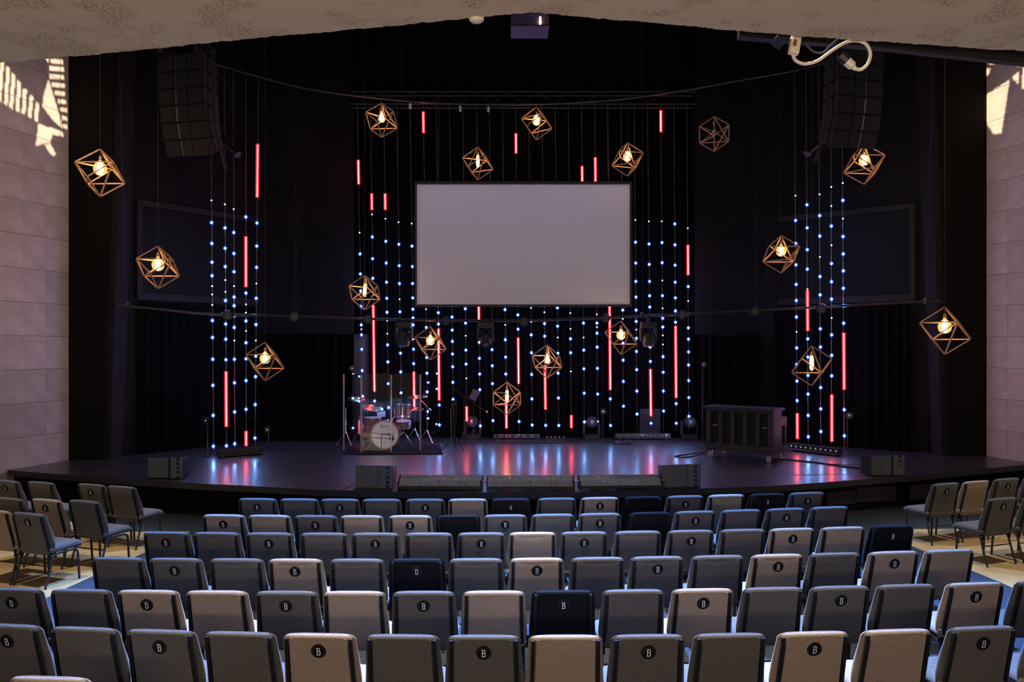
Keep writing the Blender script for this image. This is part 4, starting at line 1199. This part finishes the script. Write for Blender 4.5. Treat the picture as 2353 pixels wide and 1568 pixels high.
# ---- reflector lamps on thin stands
def stand_lamp(px, py, pyf, look, label, metal='lens_glass'):
    f = onstage(px, pyf); d = f.y
    zc = H - (py - HOR) / F * d - STZ
    t = thing('reflector_lamp', label, 'stage light', tuple(f), 0, 'round reflector lamps')
    b = B(); b.tube([(0, .1, 0.02), (0, .1, zc)], .012, 6); b.build('pole', 'black_metal', t, True)
    b = B(); b.lathe([(.10, 0), (.095, .02), (.02, .03)], 16, Matrix.Translation((0, .1, 0))); b.build('base', 'black_metal', t, True)
    R = Matrix.Translation((0, 0, zc)) @ Vector(look).to_track_quat('Z', 'Y').to_matrix().to_4x4()
    b = B(); b.lathe([(.03, -.16), (.05, -.13), (.055, -.05), (.075, 0), (.07, .004)], 18, R); b.build('housing', 'black', t, True)
    b = B(); b.lathe([(.001, -.02), (.04, -.012), (.068, .003)], 18, R, False); rf = b.build('reflector', metal, t, True)
    b = B(); b.ball(R @ Vector((0, 0, .0)), .02, 8, 5); b.build('bulb', 'lens_white', rf, 'all')
for px, py, pyf, lk, lab in ((472, 967, 1052, (.6, -.7, -.25), 'round reflector lamp on a thin stand beside the drum side LED strips'),
                             (614, 988, 1041, (.45, -.9, .05), 'round reflector lamp at the end of the tilted dark bar light'),
                             (809, 847, 1018, (.15, -1, .05), 'round reflector lamp peeking over the drum shield'),
                             (1386, 946, 1013, (-.1, -1, .1), 'round reflector lamp between two floor moving heads'),
                             (1617, 838, 1024, (-.15, -1, .05), 'round reflector lamp high behind the organ'),
                             (1952, 955, 1040, (-.35, -.9, .05), 'round reflector lamp past the organ side LED strips')):
    stand_lamp(px, py, pyf, lk, lab)

# ---- organ on castors
A0 = onstage(1631, 1051); A1 = onstage(1767, 1064)
v = (A1 - A0); v.z = 0; Lo = v.length + 0.16; ro = math.atan2(v.y, v.x)
mid = (A0 + A1) / 2
org = thing('wheeled_organ', 'black wooden upright organ on four grey castors beside the LED strips', 'organ', tuple(mid), ro)
hz0, hz1, dpt = 0.15, 1.0, 0.46
def ob(name, c, d, m, par=org, bev=0.006):
    b = B(); b.box(c, d); return b.build(name, m, par, bevel=bev)
ob('lid', (0.0, dpt / 2 - .02, hz1 + .02), (Lo + .10, dpt + .10, .05), 'organ')
ob('side_panel', (Lo / 2 - .02, dpt / 2, (hz0 + hz1) / 2), (.04, dpt, hz1 - hz0 - .01), 'organ')
ob('side_panel', (-Lo / 2 + .02, dpt / 2, (hz0 + hz1) / 2), (.04, dpt, hz1 - hz0 - .01), 'organ')
ob('back_cloth', (0, .06, (hz0 + hz1) / 2), (Lo - .08, .02, hz1 - hz0 - .02), 'organ_panel', bev=0)
ob('bottom_rail', (0, .015, hz0 + .075), (Lo - .002, .05, .15), 'organ')
ob('top_rail', (0, .015, hz1 - .03), (Lo - .002, .05, .055), 'organ')
for k in range(6):
    x = -Lo / 2 + .05 + (Lo - .10) * k / 5
    ob('stile', (x, .014, (hz0 + .15 + hz1 - .06) / 2), (.10 if k in (0, 5) else .085, .052, hz1 - hz0 - .215), 'organ')
for k in (0, 4):
    x = -Lo / 2 + .05 + (Lo - .10) * (k + .5) / 5
    ob('handle', (x, .03, .66), (.10, .03, .025), 'steel')
ob('key_shelf', (0, dpt + .17, .76), (Lo - .06, .36, .17), 'organ')
ob('toe_block', (Lo / 2 - .14, dpt + .19, hz0 + .06), (.26, .40, .11), 'organ')
ob('toe_block', (-Lo / 2 + .14, dpt + .19, hz0 + .06), (.26, .40, .11), 'organ')
for s in (-1, 1):
    b = B(); b.box((s * (Lo / 2 - .06), dpt + .29, .44), (.06, .06, .48)); b.build('key_leg', 'organ', org, bevel=0.008)
for x in (-Lo / 2 + .09, Lo / 2 - .09):
    for y in (.03, dpt + .22):
        cs = B(); Rm = Matrix.Translation((x, y - .02, .055)) @ Matrix.Rotation(math.radians(90), 4, 'Y') @ Matrix.Rotation(math.radians(35), 4, 'X')
        cs.lathe([(.02, -.018), (.05, -.018), (.055, -.01), (.055, .01), (.05, .018), (.02, .018)], 18, Rm); wh = cs.build('castor', 'tyre', org, True)
        f = B(); f.lathe([(.001, .019), (.016, .022)], 10, Rm, False); f.box((x, y + .01, .125), (.06, .06, .03)); f.bar((x + .026, y, .12), (x + .026, y - .02, .05), .012, .03); f.bar((x - .026, y, .12), (x - .026, y - .02, .05), .012, .03)
        f.build('castor_fork', 'chrome', wh)

# ---- drum riser rug, kit and clear shield
rg = [onstage(*p) for p in ((788, 1045.5), (1018, 1045), (1008, 1018), (812, 1018))]
b = B(); b.prism([(p.x, p.y) for p in rg], STZ, STZ + .02)
tag(b.build('drum_rug', 'rug'), 'charcoal rug laid under the drum kit', 'rug')
GZ = STZ + .02
def rugpt(px, py):
    d = (H - GZ) * F / (py - HOR); return Vector(((px - CX) / F * d, d, GZ))
sh = [rugpt(779, 1026), rugpt(790, 1035), rugpt(830, 1040), rugpt(899, 1039), rugpt(966, 1036.5), rugpt(1012, 1024)]
SHH = 1.66
for i in range(5):
    a, c = sh[i], sh[i + 1]
    t = thing('drum_shield_panel', 'clear acrylic shield panel %s around the drum kit' % ('at the stone wall end', 'second from the stone wall end', 'in front of the bass drum', 'in front of the rack tom', 'at the music stand end')[i], 'drum shield', tuple((a + c) / 2), 0, 'clear panels of the drum shield')
    n = Vector((-(c - a).y, (c - a).x, 0)).normalized() * 0.006
    m0 = (a + c) / 2
    e = (c - a).normalized() * 0.022
    q = [a + e, c - e, c - e + n, a + e + n]
    b = B(); b.prism([((p - m0).x, (p - m0).y) for p in q], 0.0, SHH); b.build('clear_sheet', 'acrylic', t)
    if i < 4:
        p = c - m0; b = B(); b.box((p.x, p.y, SHH / 2 - .012), (.030, .014, SHH - .03)); b.build('hinge_strip', 'acrylic_edge', t)

kb = rugpt(884, 1033.5); KR = 0.315
kit = thing('drum_kit', 'dark red wooden drum kit with white bass drum head behind clear shield', 'drum kit', tuple(kb))
RX = Matrix.Translation((0, 0, KR + .005)) @ Matrix.Rotation(math.radians(90), 4, 'X')
b = B(); b.lathe([(KR - .02, -.44), (KR - .02, 0.0)], 36, RX); b.build('bass_shell', 'drum_wood', kit, True)
b = B(); b.lathe([(KR - .025, -.015), (KR, -.015), (KR, .03), (KR - .02, .03), (KR - .025, .015)], 40, RX, False); b.build('bass_hoop', 'drum_hoop', kit, True)
b = B(); b.lathe([(.001, .012), (KR - .022, .012), (KR - .022, .004)], 40, RX, False); hd = b.build('bass_head', 'drum_head', kit)
PR = RX @ Matrix.Translation((.155, -.08, 0))
b = B(); b.lathe([(.001, .015), (.05, .015), (.054, .012)], 20, PR, False); b.build('port_hole', 'black', hd)
me = text_mesh('Remo', 0.075, 0.001); me.materials.append(M['black'])
o = link('lettering', me, hd, (0.0, -.0135, KR + .19), (math.radians(90), 0, 0))
for k in range(8):
    a = math.radians(22.5 + 45 * k); x, z = math.cos(a) * (KR - .005), math.sin(a) * (KR - .005)
    b = B(); b.bar((x, -.03, KR + z), (x, .13, KR + z), .016); b.build('lug', 'chrome', kit)
for s in (-1, 1):
    b = B(); b.tube([(s * .25, .12, .25), (s * .38, -.0, 0.01)], .009, 6); b.build('spur', 'chrome', kit, True)

def drum(name, px, py, d, r, h, tilt, head_up=True):
    c = W(px, py, d) - kb
    Mx = Matrix.Translation(c) @ Matrix.Rotation(math.radians(tilt), 4, 'X')
    b = B(); b.lathe([(r, -h / 2), (r, h / 2)], 24, Mx); sh_ = b.build(name, 'drum_wood' if name != 'snare_drum' else 'steel', kit, True)
    b = B(); b.lathe([(.001, h / 2 + .004), (r - .006, h / 2 + .004)], 24, Mx, False); b.build('drum_skin', 'drum_head', sh_)
    for z in (-h / 2, h / 2):
        b = B(); b.lathe([(r - .004, z - .012), (r + .008, z - .012), (r + .008, z + .012), (r - .004, z + .012), (r - .004, z - .012)], 24, Mx, False); b.build('rim', 'chrome', sh_, True)
    for k in range(6):
        a = math.radians(60 * k + 15); x, y = math.cos(a) * (r + .008), math.sin(a) * (r + .008)
        b = B(); b.bar(Mx @ Vector((x, y, -h * .34)), Mx @ Vector((x, y, h * .34)), .012); b.build('lug', 'chrome', sh_)
    return c
cft = drum('floor_tom', 856, 982, 17.65, .205, .42, 0)
crt = drum('rack_tom', 925, 946, 17.65, .175, .27, -14)
csn = drum('snare_drum', 927, 976, 18.0, .17, .15, 8)
for k in range(3):
    a = math.radians(90 + 120 * k); x, y = cft.x + math.cos(a) * .215, cft.y + math.sin(a) * .215
    b = B(); b.tube([(x, y, cft.z + .1), (x, y, .01)], .009, 6); b.build('tom_leg', 'chrome', kit, True)
b = B(); b.tube([(0.12, .2, 2 * KR - .02), (crt.x - .1, crt.y, crt.z - .02)], .013, 6); b.build('tom_mount', 'chrome', kit, True)
b = B(); b.tube([(csn.x, csn.y, csn.z - .08), (csn.x, csn.y, .25)], .013, 6)
for k in range(3):
    a = math.radians(90 + 120 * k); b.tube([(csn.x, csn.y, .3), (csn.x + .25 * math.cos(a), csn.y + .25 * math.sin(a), .012)], .009, 6)
b.build('snare_stand', 'chrome', kit, True)

def tripod(b, x, y, h0, r, rr=.010):
    for k in range(3):
        a = math.radians(75 + 120 * k); b.tube([(x, y, h0), (x + r * math.cos(a), y + r * math.sin(a), .012)], rr, 6)
def cymbal(px, py, d, r, tx, ty, spx, spy, label, hat=False):
    f = rugpt(spx, spy)
    t = thing('cymbal_stand', label, 'cymbal', tuple(f), 0, 'cymbals of the drum kit')
    c = W(px, py, d) - f
    Mx = Matrix.Translation(c) @ Matrix.Rotation(math.radians(tx), 4, 'X') @ Matrix.Rotation(math.radians(ty), 4, 'Y')
    for k in range(2 if hat else 1):
        b = B(); z = -.03 * k; s = -1 if k else 1
        b.lathe([(.001, z + s * .035), (.03, z + s * .03), (.045, z + s * .016), (r * .6, z + s * .010), (r, z), (r, z - .003)], 28, Mx, False); b.build('cymbal', 'cymbal', t, True)
    top = Mx @ Vector((0, 0, -.02)); hp = Vector((0, 0, max(.5, c.z * .78)))
    b = B(); b.tube([(0, 0, .25), tuple(hp)], .012, 8); b.tube([tuple(hp), tuple(top)], .009, 6)
    if abs(top.x) > .08: b.tube([tuple(hp), tuple(hp - (top - hp) * .5)], .008, 6)
    b.build('stand_tube', 'chrome', t, True)
    for k in range(3):
        a = math.radians(75 + 120 * k); b = B(); b.tube([(0, 0, .32), (.21 * math.cos(a), .21 * math.sin(a), .012)], .010, 6); b.build('tripod_leg', 'chrome', t, True)
cymbal(818, 917, 17.55, .20, 12, 6, 795, 1024, 'crash cymbal on a boom stand beside the stone wall end of the shield')
cymbal(856, 938, 17.45, .25, 10, 10, 825, 1025, 'wide ride cymbal tilted over the floor tom')
cymbal(960, 912, 17.9, .24, 8, -3, 981, 1020, 'crash cymbal on a boom stand beside the music stand end of the shield')
cymbal(957, 939, 18.0, .17, 4, 0, 953, 1016, 'pair of hi-hat cymbals beside the rack tom', True)
f = rugpt(877, 1014)
t = thing('drummer_music_stand', 'small stand holding a grey sheet between the drums', 'music stand', tuple(f))
c = W(876, 953, f.y) - f
b = B(); b.box(c, (.20, .01, .13), Matrix.Rotation(math.radians(-8), 3, 'Y') @ Matrix.Rotation(math.radians(-20), 3, 'X')); b.build('sheet', 'paper', t)
b = B(); b.tube([(c.x, c.y + .02, c.z), (0, 0, .3)], .01, 6); tripod(b, 0, 0, .3, .22); b.build('stand', 'black_metal', t, True)
f = rugpt(876, 1037)
t = thing('bass_drum_microphone', 'low black boom microphone stand in front of the bass drum', 'microphone stand', (f.x, f.y - .0, GZ))
zb = 0.36
b = B(); b.tube([(0, 0, .01), (0, 0, zb)], .010, 6); b.build('pole', 'black_metal', t, True)
b = B(); b.tube([(-.22, -.02, zb + .03), (.16, 0.02, zb - .01)], .010, 6); b.build('boom', 'black_metal', t, True)
b = B(); b.tube([(.16, .02, zb - .01), (.24, .03, zb - .02)], .022, 8); b.build('microphone', 'black', t, True)
b = B(); b.lathe([(.07, 0), (.065, .018), (.01, .022)], 16); b.build('base', 'black_metal', t, True)

# ---- music stand and microphones beside the kit
f = onstage(1088, 1023)
t = thing('music_stand', 'tall music stand with tilted violet desk beside the drum shield', 'music stand', tuple(f))
z = H - (908 - HOR) / F * f.y - STZ
b = B(); R = Matrix.Rotation(math.radians(24), 3, 'Y') @ Matrix.Rotation(math.radians(-28), 3, 'X'); b.box((.02, 0, z), (.17, .012, .26), R); b.build('desk', mat('stand_desk', (.12, .10, .16), .35), t)
b = B(); b.tube([(0, .02, z - .02), (0, .02, .2)], .011, 6); b.build('pole', 'black_metal', t, True)
for k in range(3):
    a = math.radians(30 + 120 * k); b = B(); b.tube([(0, .02, .35), (.32 * math.cos(a), .02 + .32 * math.sin(a), .012)], .010, 6); b.build('tripod_leg', 'black_metal', t, True)
f = onstage(1043, 1034)
t = thing('microphone_stand', 'black microphone stand with looped yellow cable beside the music stand', 'microphone stand', tuple(f))
z = H - (930 - HOR) / F * f.y - STZ
b = B(); b.tube([(0, 0, .25), (0, 0, z)], .012, 6); b.build('pole', 'black_metal', t, True)
for k in range(3):
    a = math.radians(-35 + 120 * k); b = B(); b.tube([(0, 0, .30), (.27 * math.cos(a), .27 * math.sin(a), .012)], .012, 6); b.build('tripod_leg', 'black_metal', t, True)
b = B(); b.tube([(0, 0, z), (.02, -.03, z + .10)], .035, 10); b.build('microphone', 'black', t, True)
b = B(); b.tube(smooth_path([(.03, -.02, z + .03), (.07, -.03, z - .01), (.04, -.03, z - .4), (.02, -.03, .3), (-.02, -.05, .05)], 4), .007, 6); b.build('cable', 'cord', t, True)
b = B(); b.tube(smooth_path([(.06, -.03, z - .02), (-.01, -.04, z + .03), (-.055, -.03, z - .05), (-.06, -.03, z - .35), (-.05, -.03, .16)], 4), .007, 6); b.build('cable', 'yellow', t, True)
f = onstage(1066, 1021)
t = thing('boom_microphone_stand', 'black boom stand slanting past the music stand to a pale foam microphone', 'microphone stand', tuple(f))
zz = lambda py: H - (py - HOR) / F * f.y - STZ
xx = lambda px: (px - 1066) / F * f.y
b = B(); b.tube([(0, 0, .2), (0, 0, zz(911))], .010, 6); b.build('pole', 'black_metal', t, True)
b = B(); b.tube([(xx(1043), 0, zz(895)), (xx(1115), -.1, zz(944))], .008, 6); b.build('boom', 'black_metal', t, True)
b = B(); b.ball((xx(1119), -.1, zz(946)), .028, 10, 6); b.build('microphone', 'paper', t, 'all')
for k in range(3):
    a = math.radians(20 + 120 * k); b = B(); b.tube([(0, 0, .3), (.2 * math.cos(a), .2 * math.sin(a), .012)], .010, 6); b.build('tripod_leg', 'black_metal', t, True)

# ---- pedals, boxes, wall speaker, cables, tape
def floor_box(name, px, py, w, d, h, rz, m, label, cat, knobs=3):
    p = onstage(px, py); t = thing(name, label, cat, tuple(p), rz)
    b = B(); b.add([(-w / 2, 0, 0), (w / 2, 0, 0), (w / 2, d, 0), (-w / 2, d, 0), (-w / 2, .01, h * .55), (w / 2, .01, h * .55), (w / 2, d, h), (-w / 2, d, h)], [(3, 2, 1, 0), (4, 5, 6, 7), (0, 1, 5, 4), (1, 2, 6, 5), (2, 3, 7, 6), (3, 0, 4, 7)]); b.build('case', m, t, bevel=.004)
    for k in range(knobs):
        x = -w / 2 + w * (k + .5) / knobs
        b = B(); b.lathe([(.016, 0), (.014, .03)], 10, Matrix.Translation((x, d * .5, h * .78))); b.build('knob', 'chrome', t, True)
floor_box('pedal_board', 1277, 1014, .48, .3, .08, 0, 'black', 'low black pedal board with knobs on the boards under the strips', 'pedal board', 5)
floor_box('floor_box', 1432, 1022, .38, .25, .05, .1, 'black', 'flat black floor box on the open boards before the bar light', 'floor box', 2)
floor_box('power_box', 1228, 1006, .05, .06, .08, 0, 'white_plastic', 'small pale power box beside the plain bar light', 'power box', 1)
p = onstage(1497, 1011)
t = thing('guitar_amplifier', 'dark square amplifier against the drape behind the bar light', 'amplifier', (p.x, p.y + .16, p.z))
b = B(); b.box((0, .10, .38), (.5, .17, .7)); b.build('cabinet', 'black', t, bevel=.01)
b = B(); b.box((0, .012, .36), (.44, .02, .5)); b.build('grille', 'organ_panel', t)
for s in (-.2, .2):
    b = B(); b.box((s, .10, .02), (.05, .15, .04)); b.build('foot', 'black', t)
p = onstage(826, 1013)
t = thing('tall_speaker_column', 'tall dark speaker column behind the drum shield', 'loudspeaker', (p.x, p.y, p.z))
b = B(); b.box((0, .2, 1.28), (.31, .3, 2.54)); b.build('cabinet', mat('column_cabinet', (.003, .003, .0035), .8), t, bevel=.01)
b = B(); b.box((0, .042, 1.4), (.27, .02, 2.1)); b.build('grille', 'array', t)

def cable(label, pts, r=.010, m='cord'):
    b = B(); ps = [onstage(x, y) + Vector((0, 0, r)) for x, y in pts]
    b.tube(smooth_path(ps, 6), r, 6); tag(b.build('stage_cable', m, None, True), label, 'cable', 'cables on the boards')
cable('black cable running from the organ to the corner wedge loudspeaker', ((1790, 1057), (1860, 1063), (1940, 1074), (1985, 1079)), .014)
cable('thin pale cable beside the black one near the corner wedge loudspeaker', ((1880, 1066), (1940, 1068.5), (1986, 1069)), .006, 'gaffer')
cable('black cable looped on the boards beside the organ castor', ((1622, 1040), (1590, 1044), (1550, 1050), (1580, 1052), (1618, 1043)), .010)
cable('black cable trailing along the back of the boards past the bar lights', ((1105, 1022), (1150, 1018), (1220, 1020), (1300, 1019), (1400, 1013.5)), .009)
cable('black cable snaking behind the pedal board', ((1140, 1014), (1180, 1012), (1215, 1016), (1250, 1012), (1262, 1009)), .009)
cable('black cable dropping toward the drum side wedge loudspeaker', ((790, 1124), (800, 1121), (808, 1116), (812, 1108)), .007)
a = onstage(1742, 1093.5); c = onstage(1990, 1091)
b = B(); n = Vector((0, .05, 0)); b.add([a + Vector((0, 0, .003)), c + Vector((0, 0, .003)), c + n + Vector((0, 0, .003)), a + n + Vector((0, 0, .003)), a, c, c + n, a + n], [(0, 1, 2, 3), (7, 6, 5, 4), (0, 4, 5, 1), (1, 5, 6, 2), (2, 6, 7, 3), (3, 7, 4, 0)])
tag(b.build('gaffer_tape', 'gaffer'), 'long strip of grey tape on the boards before the organ', 'tape')

# ================================================================== AT THE SOFFIT EDGE
d = 3.95
p = W(1826, 104, d)
ps = thing('power_strip', 'cream power strip with coiled cable hanging from the soffit edge', 'power strip', tuple(p))
ctr = p
R = Matrix.Rotation(math.radians(14), 3, 'Y') @ Matrix.Rotation(math.radians(-15), 3, 'X')
b = B(); b.box((0, 0, 0), (.052, .035, .105), R); body = b.build('body', 'white_plastic', ps, bevel=.008)
b = B(); b.box(R @ Vector((-.006, -.018, .0)), (.016, .006, .036), R); b.build('switch', 'red_label', body)
b = B(); b.box((-.055, .04, .045), (.055, .12, .04), Matrix.Rotation(math.radians(35), 3, 'Y')); b.build('mount', 'black', ps)
cp = [W(x, y, d) - ctr for x, y in ((1822, 125), (1828, 139), (1850, 147), (1880, 139), (1912, 116), (1945, 97), (1972, 94), (1992, 104), (2000, 126), (1993, 148), (1978, 160), (1964, 158))]
b = B(); b.tube(smooth_path(cp, 5), .0085, 10); b.build('cable', 'white_plastic', ps, True)
a, c = W(1966, 159, d) - ctr, W(1946, 141, d) - ctr
b = B(); b.tube([a, a.lerp(c, .25), a.lerp(c, .4), c], [.011, .013, .023, .024], 8); b.build('plug', 'white_plastic', ps)
e = c + (c - a) * .75
b = B(); b.tube([c, e], .026, 8); b.build('plug', 'black', ps)
b = B(); b.tube(smooth_path([W(x, y, d + .02) - ctr for x, y in ((1850, 100), (1868, 118), (1890, 121), (1908, 104), (1925, 90))], 4), .006, 6); b.build('cable', 'cord', ps, True)

p = W(1095, 37, 3.62)
t = thing('dome_camera', 'small cream dome camera at the soffit edge', 'camera', (p.x, p.y, SOZ))
b = B(); b.lathe([(.034, 0.0), (.033, -.006), (.024, -.014), (.001, -.018)], 18); b.build('dome', 'white_plastic', t, 'all')
p = W(1218, 58, 12.4)
t = thing('hung_projector', 'violet lit projector box with a small bright lamp high over the front edge', 'projector', tuple(p))
b = B(); b.box((0, .3, .14), (.60, .5, .28)); b.build('body', 'purple', t, bevel=.01)
b = B(); b.box((0, .04, .01), (.64, .03, .02)); b.build('trim', 'grey_pipe', t)
b = B(); b.lathe([(.012, 0), (.022, .04), (.014, .09), (.016, .12)], 10, Matrix.Translation((.16, .02, .02))); b.build('lamp', emission('projector_lamp', (1, .75, .4), 4.0), t, 'all')
b = B(); b.tube([(0, .3, .28), (0, .3, 11.5 - p.z)], .03, 8); b.build('pole', 'black_metal', t)
